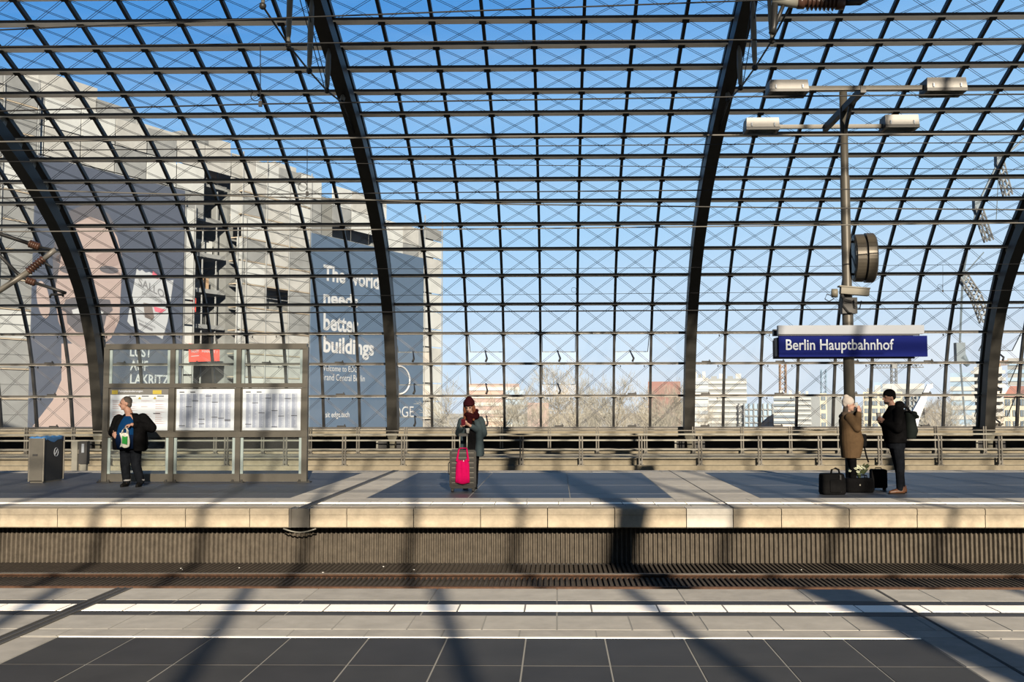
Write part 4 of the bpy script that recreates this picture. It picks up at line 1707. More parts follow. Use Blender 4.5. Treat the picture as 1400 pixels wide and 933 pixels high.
B(MB().prism([(ub0, -4), (ub1, -4), (ub1, zb1), (ub0, zb1)], FO + FN * .3, FD, (0, 0, 1), FN, .1).build('sheet', MATS['banner_blue']))
for txt, x0, yb, x1, yt, bo in (('The world', 442, 382.5, 518, 361, .03), ('needs', 442, 414, 489.5, 396, .03), ('better', 442, 450.5, 490, 427.5, .03), ('buildings', 442, 481, 511, 459, .03),
                                ('Welcome to EDGE', 438, 507, 492, 498.5, 0), ('Grand Central Berlin', 438, 520, 498.5, 510.5, 0), ('visit edge.tech', 440, 571, 477.5, 563, .01), ('EDGE', 531, 571, 565.5, 555, .0)):
    B(ftext('lettering', txt, x0, yb, x1, yt, MATS['print_white'], None, .42, bo))
uc0, uc1 = fp(531, 520, .42)[0], fp(560, 520, .42)[0]
rc = (uc1 - uc0) / 2
zc_ = fp(545, 520, .42)[1]
ringp = [FO + FN * .44 + FD * ((uc0 + uc1) / 2 + rc * math.cos(t)) + Vector((0, 0, zc_ + fp(545, 501, .42)[1] * 0 + (fp(545, 501, .42)[1] - zc_) * math.sin(t))) for t in [i * PI / 24 for i in range(49)]]
B(MB().tube(ringp, .09, 6, False).build('ring_logo', MATS['print_white']))

# ------------------------------------------------------------------ distant city
mat('city_white', (0.14520, 0.14190, 0.13200), .9, 0, .06, .1)
mat('city_cream', (0.14520, 0.13200, 0.10230), .9, 0, .06, .1)
mat('city_grey', (0.0720, 0.0750, 0.0750), .9, 0, .08, .1)
mat('city_blue', (.085, .115, .145), .4, 0, .1, .1)
mat('city_pink', (0.1080, 0.0780, 0.0690), .9, 0, .06, .1)
mat('city_red', (0.0780, 0.0390, 0.0330), .9, 0, .06, .1)
mat('city_window', (.045, .055, .065), .3)
mat('city_band', (.085, .095, .105), .6)
mat('crane_orange', (0.08320, 0.05440, 0.03520), .7)
mat('crane_white', (0.05720, 0.05720, 0.05500), .6)
mat('crane_grey', (0.03300, 0.04125, 0.04675), .6)


def building(label, Y, x0, x1, ytop, m, style, rows, ncol, dep=5, name='city_building', ybot=588, m2='city_window', roof=None):
    a, b = at(x0, ytop, Y), at(x1, ytop, Y)
    zb_ = at(x0, ybot, Y).z
    g_ = thing(name, label, 'building', ((a.x + b.x) / 2, Y, -10), -math.atan2((a.x + b.x) / 2, Y))
    wd, zt_ = (b.x - a.x) / 2, a.z + 10
    MB().box((-wd, 0, 0), (wd, dep, zt_)).build('wall', MATS[m], g_)
    z0_ = zb_ + 10
    rh = (zt_ - z0_) / rows
    for r_ in range(rows):
        zc0 = z0_ + r_ * rh
        if style == 'bands':
            MB().box((-wd - .05, -.3, zc0 + rh * .1), (wd + .05, .05, zc0 + rh * .55)).build('window_band', MATS[m2], g_)
        elif style == 'balcony':
            MB().box((-wd - .6, -1.6, zc0), (wd + .6, .0, zc0 + rh * .45)).build('balcony', MATS['city_white'], g_)
        elif style == 'windows':
            cw = 2 * wd / ncol
            for c_ in range(ncol):
                x_ = -wd + c_ * cw
                f_ = MB().box((x_ + cw * .18, -.10, zc0 + rh * .22), (x_ + cw * .82, .05, zc0 + rh * .80)).build('window', MATS[m2], g_)
                MB().box((x_ + cw * .48, -.16, zc0 + rh * .22), (x_ + cw * .52, -.10, zc0 + rh * .80)).build('glazing_bar', MATS[m], f_)
    if style == 'grid':
        for c_ in range(ncol + 1):
            x_ = -wd + c_ * 2 * wd / ncol
            MB().box((x_ - .12, -.3, z0_), (x_ + .12, .05, zt_)).build('glazing_bar', MATS['city_grey'], g_)
        for r_ in range(rows):
            MB().box((-wd, -.3, z0_ + r_ * rh), (wd, .05, z0_ + r_ * rh + .25)).build('glazing_bar', MATS['city_grey'], g_)
    if roof == 'boxes':
        for k in range(4):
            x_ = -wd * .8 + k * wd * .42
            MB().box((x_, 2, zt_), (x_ + wd * .28, 5, zt_ + rh * (.5 + .4 * (k % 2)))).build('roof_box', MATS['city_white' if k % 2 else 'city_grey'], g_)
    if roof == 'gable':
        MB().prism([(-wd * 1.03, zt_), (wd * 1.03, zt_), (wd * .55, zt_ + rh * 1.0), (-wd * .55, zt_ + rh * 1.0)], (0, -.3, 0), (1, 0, 0), (0, 0, 1), (0, 1, 0), dep).build('roof', MATS['city_red'], g_)
    return g_


building('white long block with balcony bands right of the second arch', 210, 940, 968, 517, 'city_white', 'bands', 7, 1, m2='city_band', roof='boxes')
building('greenish glass-fronted block under construction right of the second arch', 222, 967, 1020, 518, 'city_grey', 'bands', 9, 1, m2='city_white', roof='boxes')
building('low dark blue glass block in front of the construction block', 197, 1018, 1056, 552, 'city_blue', 'grid', 4, 6)
building('white apartment slab with dark balcony bands left of the camel coat', 170, 1058, 1086, 541, 'city_white', 'bands', 6, 1, m2='city_window', roof='boxes')
building('grey office slab with pale window bands left of the camel coat', 180, 1084, 1108, 541, 'city_grey', 'bands', 7, 1, m2='city_white', roof='boxes')
building('plain grey slab with a cream frame left of the camel coat', 192, 1108, 1150, 540, 'city_grey', 'plain', 3, 1)
building('narrow cream frame front beside the plain grey slab', 178, 1121, 1130, 538, 'city_cream', 'windows', 4, 1, dep=6)
building('cream building with rows of dark windows between the talking couple', 130, 1181, 1232, 536, 'city_cream', 'windows', 5, 5, roof='boxes')
building('far blue glass tower over the cream windowed building', 260, 1195, 1206, 523, 'city_blue', 'bands', 5, 1, m2='city_band')
building('far white block over the head of the man in black', 270, 1206, 1262, 525, 'city_white', 'bands', 4, 1, m2='city_grey')
building('blue glass office front right of the black backpack', 150, 1235, 1258, 541, 'city_blue', 'grid', 6, 5)
building('blue glass block left of the rightmost arch', 240, 1300, 1332, 510, 'city_blue', 'bands', 6, 1, m2='city_white')
building('white apartment block with balconies right of the rightmost arch', 210, 1333, 1368, 502, 'city_white', 'balcony', 9, 1, roof='boxes')
building('tall grey-blue tower at the far right edge', 250, 1378, 1400, 490, 'city_grey', 'bands', 9, 1, m2='city_blue')
building('beige house with dark red roof at the far right edge', 120, 1374, 1412, 543, 'city_cream', 'windows', 3, 4, roof='gable')
building('pinkish plain gable wall among the bare trees left of centre', 150, 721, 750, 551, 'city_pink', 'plain', 3, 1)
building('pale low roofs behind the woman with the suitcase', 230, 640, 710, 525, 'city_pink', 'bands', 6, 1, m2='city_white')
building('blue and white low hall among the bare trees left of centre', 190, 690, 716, 534, 'city_blue', 'bands', 4, 1, m2='city_white')
building('reddish roofs beyond the trees left of the second arch', 240, 886, 930, 522, 'city_red', 'plain', 3, 1)


# cranes
def lattice(mb, p, q, w_, n, r):
    p, q = Vector(p), Vector(q)
    d = (q - p).normalized()
    x = d.cross(Vector((0, 1, 0)))
    if x.length < .1:
        x = Vector((1, 0, 0))
    x.normalize()
    y = d.cross(x)
    cs = [x * a * w_ / 2 + y * b * w_ / 2 for a, b in ((-1, -1), (1, -1), (1, 1), (-1, 1))]
    for c_ in cs:
        mb.tube([p + c_, q + c_], r, 4)
    for k in range(n):
        a, b = p.lerp(q, k / n), p.lerp(q, (k + 1) / n)
        for i in range(4):
            mb.tube([a + cs[i], b + cs[(i + 1) % 4]], r * .7, 3)
    return mb


def tower_crane(label, Y, px, ytop, m, jib=None, ybot=600, wd=1.6):
    g_ = thing('tower_crane', label, 'crane', at(px, ybot, Y) * 1.0)
    g_.location.z = -10
    o_ = g_.location
    t_ = at(px, ytop, Y) - o_
    lattice(MB(), (0, 0, 0), t_, wd, 18, wd * .10).build('mast', MATS[m], g_)
    if jib:
        (xa_, ya_), (xb_, yb_) = jib
        lattice(MB(), at(xa_, ya_, Y) - o_, at(xb_, yb_, Y) - o_, wd * .8, 16, wd * .07).build('jib', MATS[m], g_)
        MB().box(t_ - Vector((wd * .55, wd * .55, wd * .8)), t_ + Vector((wd * .55, wd * .55, wd * .4))).build('cab', MATS[m], g_)
    return g_


tower_crane('pale orange crane mast below the left end of the station sign', 200, 1070, 497, 'crane_orange', None, wd=1.1)
tower_crane('slim blue-grey crane mast left of the sign post', 220, 1126, 505, 'city_blue', None, wd=1.0)
tower_crane('far pale crane with level jib below the station sign', 284, 1222, 499, 'crane_white', ((1190, 501), (1262, 500)), wd=1.3)
tower_crane('white and red tower crane over the apartment block at right', 238, 1362, 496, 'crane_orange', ((1340, 499), (1378, 496)), wd=1.2)
# big luffing crane on the right: booms running up behind the rightmost arch
Yk = 140
ck = thing('mobile_crane', 'large pale crane with stepped booms and cables behind the rightmost arch', 'crane', at(1322, 600, Yk) * 1.0)
ck.location.z = -10
o0 = ck.location
for nm, pts, r, m in (('boom', [(1366, 222), (1378, 268)], .45, 'crane_white'), ('boom', [(1336, 282), (1352, 330)], .45, 'crane_white'), ('boom', [(1316, 378), (1334, 405), (1347, 440)], .55, 'crane_white'),
                      ('pendant', [(1402, 188), (1366, 220), (1336, 281), (1316, 378), (1312, 475)], .16, 'crane_grey'), ('pendant', [(1366, 222), (1362, 300)], .06, 'crane_grey'),
                      ('hook_line', [(1312, 485), (1318, 562), (1322, 600)], .14, 'crane_grey'), ('pendant', [(1316, 378), (1345, 345)], .08, 'crane_grey')):
    P_ = [at(a, b, Yk) - o0 for a, b in pts]
    if nm == 'boom':
        mb = lattice(MB(), P_[0], P_[1], r * 2, 5, .13)
        if len(P_) > 2:
            lattice(mb, P_[1], P_[2], r * 2, 5, .13)
        mb.build(nm, MATS[m], ck)
    else:
        MB().tube(P_, r, 5).build(nm, MATS[m], ck)
for a, b in ((1366, 220), (1336, 281), (1316, 378)):
    c_ = at(a, b, Yk) - o0
    MB().box(c_ - Vector((.5, .5, .7)), c_ + Vector((.5, .5, .7))).build('sheave_head', MATS['crane_grey'], ck)
c_ = at(1312, 482, Yk) - o0
mb = MB()
mb.box(c_ - Vector((.6, .5, 1.3)), c_ + Vector((.6, .5, 1.3)))
mb.build('hook_block', MATS['crane_grey'], ck)
MB().tube([at(1314, 488, Yk) - o0, at(1324, 500, Yk) - o0], [.7, .3], 6).build('hook', MATS['crane_grey'], ck)
# white lift boom right of the couple
Yw = 86
wb = thing('boom_lift', 'bright white articulated boom rising behind the black backpack', 'boom lift', at(1248, 600, Yw) * 1.0)
wb.location.z = -10
o0 = wb.location
MB().tube([at(1240, 600, Yw) - o0, at(1252, 566, Yw) - o0, at(1262, 545, Yw) - o0], [.5, .42, .3], 6).build('lower_boom', mat('boom_white', (.30, .30, .29), .6), wb)
MB().tube([at(1261, 547, Yw) - o0, at(1270, 527, Yw) - o0, at(1272, 526, Yw) - o0, at(1273, 531, Yw) - o0], [.26, .2, .2, .14], 6).build('upper_boom', mat('boom_white', (.30, .30, .29), .6), wb)

# ------------------------------------------------------------------ bare trees outside
mat('bark', (0.0510, 0.0450, 0.0360), .9, 0, .2, 1)
mat('twigs', (0.09375, 0.08400, 0.06600), .9, 0, .25, .7)


def tree_mesh(seed, Ht, depth=7):
    rnd = random.Random(seed)
    tr, tw = MB(), MB()

    def grow(p, d, ln, r, lev):
        q = p + d * ln
        r = max(r, .014)
        mid = p.lerp(q, .5) + Vector((rnd.uniform(-1, 1), rnd.uniform(-1, 1), 0)) * ln * .05
        (tr if lev < 3 else tw).tube([p, mid, q], [r, r * .85, r * .65], 5 if lev < 2 else 3, False)
        if lev >= depth:
            return
        nb = 3 if lev < depth - 1 else 2
        for k in range(nb):
            t = rnd.uniform(.55, 1.0) if k else 1.0
            s_ = p.lerp(q, t)
            dv = Vector((rnd.gauss(0, 1), rnd.gauss(0, 1), rnd.gauss(.35, .6))).normalized()
            nd = (d * (1.0 if k == 0 else .75) + dv * (.42 if k == 0 else .75)).normalized()
            if nd.z < -.1:
                nd.z = .1
            grow(s_, nd.normalized(), ln * rnd.uniform(.62, .82), r * (.66 if k == 0 else .5), lev + 1)
    grow(Vector((0, 0, 0)), Vector((0, 0, 1)), Ht * .30, Ht * .016, 0)
    return tr.mesh('trunk'), tw.mesh('twigs')


protos = [tree_mesh(s_, 15.0) for s_ in (3, 8, 15, 23)]
where = {(600, 640): 'behind the woman with the suitcase', (640, 700): 'just right of the woman with the suitcase', (700, 900): 'between the two middle arches', (900, 1100): 'right of the second arch', (1100, 1420): 'near the rightmost arch'}
spec = [(672, 85, 508, 'broad bare tree crown right above the woman with the suitcase'), (690, 120, 530, 'low bare tree behind the blue and white hall'),
        (762, 95, 488, 'tall pale bare tree in the third panel left of centre'), (800, 90, 484, 'tallest pale bare tree with dense twigs at the centre'), (838, 92, 502, 'pale bare tree right of the tallest one'),
        (872, 75, 508, 'dark thin bare tree with spreading branches left of the second arch'), (905, 120, 520, 'low bare tree in front of the reddish roofs'), (735, 130, 532, 'low bare tree beside the pinkish gable wall'),
        (955, 95, 545, 'low bare tree in front of the white balcony block'), (1275, 100, 520, 'bare tree left of the rightmost arch'), (1300, 90, 535, 'leafy-looking low bare tree beside the rightmost arch'),
        (780, 110, 520, 'small bare tree behind the tallest one'), (850, 110, 528, 'small bare tree in front of the dark thin one'), (1350, 130, 545, 'low bare tree between the two right edge houses'),
        (920, 140, 512, 'dark evergreen-like bare tree beside the second arch'), (985, 120, 556, 'very low bare tree under the construction block'), (890, 100, 540, 'low dense bare shrub tree left of the second arch'),
        (820, 120, 538, 'low dense bare shrub tree between the tallest trees'), (715, 90, 545, 'low dense bare shrub tree left of the pinkish wall'), (690, 100, 545, 'low dense bare shrub tree right of the woman')]
random.seed(5)
for k, (px, Y, ytop, lab) in enumerate(spec):
    Y = 95 + ((k * 7) % 20) * 4.4
    tt = at(px, ytop, Y)
    hgt = tt.z + 10
    t_ = thing('bare_tree', lab, 'tree', (tt.x, Y, -10), random.uniform(0, 6.28), 'bare trees beyond the glass')
    me = protos[k % 4]
    zmax = max(v.co.z for v in me[1].vertices)
    sc = hgt / zmax
    t_.scale = (sc * random.uniform(.62, .85), sc * random.uniform(.62, .85), sc)
    put('trunk', me[0], MATS['bark'], t_)
    put('twigs', me[1], MATS['twigs'], t_)['kind'] = 'stuff'
# distant belt of winter woodland on the horizon: twigs of many trees, nobody could count them
src = tree_mesh(41, 15.0, 6)
base_v = [v.co.copy() for m_ in src for v in m_.vertices]
base_f, off_ = [], 0
for m_ in src:
    base_f += [tuple(i_ + off_ for i_ in p.vertices) for p in m_.polygons]
    off_ += len(m_.vertices)
zmx = max(v.z for v in base_v)
random.seed(9)
vv, ff = [], []
for k in range(34):
    Yq = random.uniform(292, 318)
    px = 655 + k * 22.5 + random.uniform(-6, 6)
    t_ = at(px, random.uniform(533, 550), Yq)
    sc = (t_.z + 10) / zmx
    a_ = random.uniform(0, 6.28)
    c_, s_ = math.cos(a_) * sc * 1.3, math.sin(a_) * sc * 1.3
    n0 = len(vv)
    vv += [(t_.x + v.x * c_ - v.y * s_, Yq + v.x * s_ + v.y * c_, -10 + v.z * sc) for v in base_v]
    ff += [tuple(i_ + n0 for i_ in q) for q in base_f]
wme = bpy.data.meshes.new('distant_woodland')
wme.from_pydata(vv, [], ff)
tag(put('distant_woodland', wme, MATS['twigs']), 'distant belt of grey-brown winter woodland along the horizon', 'woodland', None, 'stuff')
#@@PART4

# ------------------------------------------------------------------ people and their luggage
mat('skin', (0.12600, 0.06900, 0.04920), .6, 0, .06, 20)
mat('skin_pale', (0.14400, 0.08700, 0.06600), .6, 0, .06, 20)
mat('hair_grey', (0.02475, 0.02070, 0.01710), .8, 0, .3, 40)
mat('hair_red', (0.04500, 0.01350, 0.00450), .7, 0, .35, 40)
mat('hair_dark', (.012, .009, .007), .8)
mat('cloth_black', (0.00220, 0.00220, 0.00240), .95, 0, .3, 12, .2, spec=.0)
mat('cloth_blue', (0.00168, 0.01120, 0.03500), .9, 0, .15, 10, .2, spec=.0)
mat('cloth_navy', (0.00200, 0.00480, 0.01400), .9, spec=.0)
mat('denim_dark', (.0032, .0037, .0048), .9, 0, .3, 14, .2, spec=.0)
mat('shoe_black', (.002, .002, .002), .7, spec=.05)
mat('cuff_grey', (.09, .09, .09), .9)
mat('knit_maroon', (.010, .0022, .003), .95, 0, .25, 30, .3, spec=0)
mat('scarf_maroon', (.008, .0018, .0022), .95, 0, .25, 30, .3, spec=0)
mat('parka_teal', (.013, .019, .022), .9, 0, .2, 9, .2, spec=.03)
mat('camel', (0.03780, 0.02448, 0.01368), .9, 0, .14, 12, .2, spec=.0)
mat('knit_white', (0.17250, 0.15375, 0.13875), .95, 0, .1, 30, .3)
mat('leather_brown', (0.03272, 0.01270, 0.00500), .5)
mat('sock_red', (.26, .03, .015), .9)
mat('cup_white', (0.17600, 0.17600, 0.16800), .6)
mat('lip', (.09, .035, .032), .6)
mat('eye', (.01, .008, .007), .3)
mat('pink', (.15, .001, .026), .85, 0, .15, 8, .2, spec=.02)
mat('tote_white', (0.19200, 0.19200, 0.16800), .85)
mat('tote_green', (0.00420, 0.09100, 0.01120), .8)
mat('case_dark', (.008, .0075, .0065), .5, 0, spec=.12)
mat('case_rib', (0.05950, 0.05600, 0.04760), .35, .3)
mat('bag_black', (.002, .002, .0022), .8, 0, .3, 10, .2, spec=.04)
mat('petal', (.22, .23, .17), .8)
mat('leaf_dark', (.022, .030, .012), .8)


def loft(mb, rings, n=20, sq=2.3):
    v, f = [], []
    for cx, cy, z, rx, ry in rings:
        for k in range(n):
            t = 2 * PI * k / n
            c_, s_ = math.cos(t), math.sin(t)
            v.append((cx + rx * math.copysign(abs(c_) ** (2 / sq), c_), cy + ry * math.copysign(abs(s_) ** (2 / sq), s_), z))
    m_ = len(rings)
    for i in range(m_ - 1):
        for k in range(n):
            a, b = i * n + k, i * n + (k + 1) % n
            f.append((a, b, b + n, a + n))
    f.append(tuple(range(n))[::-1])
    f.append(tuple((m_ - 1) * n + k for k in range(n)))
    return mb.add(v, f)


def chain(mb, pts, rs, sq=(1, 1)):
    for i in range(len(pts) - 1):
        mb.cap(pts[i], pts[i + 1], rs[i], rs[i + 1], 12, sq)
    return mb


def hand(mb, w_, hd, pn, curl, side, s_=1.0):
    """palm plus four unequal bent fingers and a thumb from the side of the palm"""
    w_, hd, pn = Vector(w_), Vector(hd).normalized(), Vector(pn).normalized()
    sd = hd.cross(pn).normalized() * side
    pn = sd.cross(hd).normalized() * (1 if sd.cross(hd).dot(pn) > 0 else -1)
    R_ = Matrix((sd, pn, hd)).transposed()
    mb.ell(w_ + hd * .048 * s_, (.042 * s_, .019 * s_, .054 * s_), 12, 8, R_)
    for k, ln_ in enumerate((.070, .080, .074, .058)):
        b_ = w_ + hd * .088 * s_ + sd * (-.030 + .020 * k) * s_
        ax = sd
        d1_ = (hd * math.cos(curl * .5) + pn * math.sin(curl * .5))
        d2_ = (hd * math.cos(curl * 1.2) + pn * math.sin(curl * 1.2))
        d3_ = (hd * math.cos(curl * 1.8) + pn * math.sin(curl * 1.8))
        p1 = b_ + d1_ * ln_ * .45 * s_
        p2 = p1 + d2_ * ln_ * .32 * s_
        p3 = p2 + d3_ * ln_ * .23 * s_
        chain(mb, [b_, p1, p2, p3], [.0095 * s_, .009 * s_, .0085 * s_, .0075 * s_])
    t0 = w_ + hd * .03 * s_ - sd * .035 * s_
    t1 = t0 + (hd * .6 - sd * .6 + pn * .4).normalized() * .038 * s_
    t2 = t1 + (hd * .9 - sd * .05 + pn * .5).normalized() * .032 * s_
    chain(mb, [t0, t1, t2], [.013 * s_, .0105 * s_, .009 * s_])


def head(mb, hc, fd, s_=1.0):
    """skull, jaw, nose, ears; returns the frame"""
    hc, fd = Vector(hc), Vector(fd).normalized()
    up = Vector((0, 0, 1))
    rt = fd.cross(up).normalized()
    up = rt.cross(fd).normalized()
    R_ = Matrix((rt, fd, up)).transposed()
    mb.ell(hc + up * .02 * s_ - fd * .008 * s_, (.076 * s_, .095 * s_, .098 * s_), 16, 12, R_)
    mb.ell(hc - up * .045 * s_ + fd * .022 * s_, (.058 * s_, .068 * s_, .072 * s_), 14, 10, R_)
    mb.ell(hc - up * .095 * s_ + fd * .062 * s_, (.026 * s_, .022 * s_, .020 * s_), 10, 8, R_)
    mb.cap(hc + up * .012 * s_ + fd * .086 * s_, hc - up * .022 * s_ + fd * .108 * s_, .010 * s_, .015 * s_)
    for q in (-1, 1):
        mb.ell(hc + rt * q * .078 * s_ - up * .012 * s_ - fd * .012 * s_, (.010 * s_, .020 * s_, .032 * s_), 8, 8, R_)
        mb.ell(hc + rt * q * .030 * s_ + up * .026 * s_ + fd * .078 * s_, (.026 * s_, .014 * s_, .010 * s_), 8, 6, R_)
    return rt, fd, up


def face(root, hc, fr, s_=1.0, lips='lip'):
    rt, fd, up = fr
    hc = Vector(hc)
    R_ = Matrix((rt, fd, up)).transposed()
    for q in (-1, 1):
        MB().ell(hc + rt * q * .031 * s_ + up * .006 * s_ + fd * .082 * s_, (.013 * s_, .008 * s_, .007 * s_), 8, 6, R_).build('eye', MATS['eye'], root, True)
        MB().ell(hc + rt * q * .031 * s_ + up * .030 * s_ + fd * .089 * s_, (.022 * s_, .007 * s_, .006 * s_), 8, 6, R_).build('eyebrow', MATS['hair_dark'], root, True)
    MB().ell(hc - up * .058 * s_ + fd * .087 * s_, (.024 * s_, .008 * s_, .008 * s_), 8, 6, R_).build('mouth', MATS[lips], root, True)


def shoe(root, heel, toe, m, s_=1.0, name='shoe'):
    heel, toe = Vector(heel), Vector(toe)
    d = (toe - heel)
    ln_ = d.length
    d.normalize()
    sd = d.cross(Vector((0, 0, 1)))
    mb = MB()
    mb.cap(heel + d * .035 + Vector((0, 0, .045)), heel + d * ln_ * .62 + Vector((0, 0, .04)), .040, .042, 12)
    mb.cap(heel + d * ln_ * .6 + Vector((0, 0, .036)), toe - d * .04 + Vector((0, 0, .030)), .043, .032, 12)
    mb.cap(heel + d * .045 + Vector((0, 0, .05)), heel + d * .05 + Vector((0, 0, .10)), .042, .045, 12)
    o_ = remesh(mb, name, .008, m, root, 2)
    so = MB()
    pts_ = []
    for k in range(20):
        t = 2 * PI * k / 20
        wd = .043 + .006 * math.cos(t)
        pts_.append((ln_ / 2 + ln_ / 2 * math.cos(t), wd * math.sin(t)))
    so.prism(pts_, heel, d, sd, (0, 0, 1), .016)
    so.build('sole', MATS['shoe_black'], o_)
    return o_


# ---- stout man in black jacket (left)
g0 = gnd(177, 665.5)
man = thing('person', 'stout person in open black jacket and blue shirt standing before the timetable board', 'person', g0, 0)
b = MB()
hc = (-.10, -.03, 1.585)
fr = head(b, hc, (-.88, -.47, -.05), 1.08)
b.cap((-.03, .02, 1.35), (-.085, -.01, 1.50), .075, .068)
loft(b, [(0, .02, .70, .17, .13), (0, 0, .85, .21, .18), (0, -.02, 1.0, .235, .205), (0, 0, 1.18, .235, .165), (0, .02, 1.30, .20, .12), (-.02, .02, 1.38, .09, .08)])
AL = [(-.25, .02, 1.27), (-.35, .03, 1.03), (-.245, -.17, 1.055)]
AR = [(.22, .02, 1.29), (.385, .03, 1.12), (.13, -.26, 1.185)]
chain(b, AL, [.065, .055, .034])
chain(b, AR, [.065, .055, .034])
LL = [(-.09, .01, .78), (-.085, -.02, .43), (-.065, .03, .09)]
LR = [(.10, .01, .78), (.125, -.03, .43), (.205, .02, .09)]
chain(b, LL, [.105, .075, .048])
chain(b, LR, [.105, .075, .048])
hand(b, AL[2], (.35, -.55, -.7), (.4, .2, -.6), .8, 1, 1.05)
hand(b, AR[2], (-.85, -.25, -.15), (0, .3, -1), 1.1, -1, 1.05)
for l_ in (LL, LR):
    b.cap((l_[2][0], .03, .07), (l_[2][0], -.09, .035), .036, .028)
remesh(b, 'body', .0085, MATS['skin'], man, 2)
face(man, hc, fr, 1.08)
rt, fd, up = fr
R_ = Matrix((rt, fd, up)).transposed()
h_ = Vector(hc)
mb = MB()
mb.ell(h_ + up * .045 - fd * .028, (.088, .098, .095), 16, 12, R_)
mb.ell(h_ - fd * .06 - up * .02, (.080, .055, .075), 14, 10, R_)
remesh(mb, 'hair', .009, MATS['hair_grey'], man, 2)
MB().ell(h_ - up * .043 + fd * .098, (.034, .010, .010), 10, 8, R_).build('moustache', MATS['hair_grey'], man, True)
mb = MB()
loft(mb, [(-.02, -.04, .74, .20, .19), (-.02, -.07, .88, .215, .215), (-.02, -.075, 1.0, .21, .21), (-.02, -.045, 1.15, .20, .175), (-.03, -.01, 1.27, .16, .135), (-.045, .0, 1.345, .10, .09)])
remesh(mb, 'shirt', .012, MATS['cloth_blue'], man, 3)
mb = MB()
loft(mb, [(-.02, -.045, .725, .205, .20), (-.02, -.077, .88, .221, .222), (-.02, -.08, .985, .214, .216), (-.02, -.077, 1.0, .20, .20)])
mb.build('shirt_hem', MATS['cloth_navy'], man, True)
mb = MB()     # jacket: back and two open fronts
loft(mb, [(.02, .07, .69, .275, .15), (.02, .06, .85, .29, .17), (.01, .05, 1.05, .275, .16), (0, .05, 1.2, .265, .14), (0, .04, 1.32, .205, .11), (-.02, .04, 1.40, .11, .09)])
loft(mb, [(-.215, -.06, .70, .075, .13), (-.22, -.08, .9, .075, .15), (-.215, -.06, 1.1, .075, .14), (-.18, -.03, 1.25, .08, .12), (-.12, -.01, 1.36, .05, .08)])
loft(mb, [(.215, -.08, .68, .10, .15), (.215, -.10, .9, .105, .17), (.20, -.08, 1.1, .10, .15), (.165, -.04, 1.25, .09, .12), (.08, -.01, 1.37, .05, .08)])
chain(mb, [AL[0], AL[1], Vector(AL[1]).lerp(Vector(AL[2]), .86)], [.11, .095, .062])
chain(mb, [AR[0], AR[1], Vector(AR[1]).lerp(Vector(AR[2]), .84)], [.115, .10, .065])
remesh(mb, 'jacket', .013, MATS['cloth_black'], man, 4)
mb = MB()
loft(mb, [(0, .02, .66, .19, .15), (0, .01, .80, .215, .175), (0, 0, .88, .21, .17)])
chain(mb, [LL[0], LL[1], (LL[2][0], .02, .10)], [.118, .092, .075])
chain(mb, [LR[0], LR[1], (LR[2][0], .01, .10)], [.118, .092, .075])
remesh(mb, 'jeans', .012, MATS['denim_dark'], man, 3)
shoe(man, (-.055, .09, 0), (-.09, -.19, 0), MATS['shoe_black'])
shoe(man, (.195, .08, 0), (.215, -.20, 0), MATS['shoe_black'])
for x_ in (-.062, .205):
    MB().tube([(x_, .015, .105), (x_, .015, .135)], [.073, .076], 16).build('trouser_cuff', MATS['cuff_grey'], man, True)

# tote bag in his hand
hp = Vector(AR[2]) + Vector((-.085, -.05, -.05))
tb_ = thing('tote_bag', 'small white cloth bag with a green print held by the stout person', 'bag', g0 + Vector((hp.x - .02, hp.y - .02, .76)))
dz = hp.z - .76
mb = MB()
v, f = [], []
nu, nv = 10, 12
for side in (-1, 1):
    for j in range(nv + 1):
        for i in range(nu + 1):
            u, t = i / nu, j / nv
            x = (u - .5) * (.175 - .02 * t)
            edge = math.sin(PI * u)
            v.append((x + .02 * math.sin(4 * t), side * (.012 + .03 * edge * (1 - t * .7)) + .008 * math.sin(9 * u + 5 * t), t * .27 + .012 * math.sin(7 * u) * (1 - t)))
k0 = (nu + 1) * (nv + 1)
for s_ in (0, 1):
    for j in range(nv):
        for i in range(nu):
            a_ = s_ * k0 + j * (nu + 1) + i
            f.append((a_, a_ + 1, a_ + nu + 2, a_ + nu + 1))
for j in range(nv):
    for i in (0, nu):
        a_ = j * (nu + 1) + i
        f.append((a_, a_ + nu + 1, k0 + a_ + nu + 1, k0 + a_))
for i in range(nu):
    f.append((i, i + 1, k0 + i + 1, k0 + i))
mb.add(v, f)
tbo = mb.build('bag_body', MATS['tote_white'], tb_, True)
mb = MB()
gp = [(-.025, .075), (.07, .055), (.075, .21), (.03, .195), (-.025, .22)]
mb.prism(gp, (0, -.052, 0), (1, 0, 0), (0, 0, 1), (0, -1, 0), .004)
mb.build('green_print', MATS['tote_green'], tbo)
for y_ in (-.03, .03):
    MB().tube([(-.05, y_, .26), (-.035, y_ * .7, dz * .85), (.015, 0, dz + .01), (.05, y_ * .7, dz * .85), (.055, y_, .26)], .009, 6).build('handle', MATS['tote_white'], tb_, True)

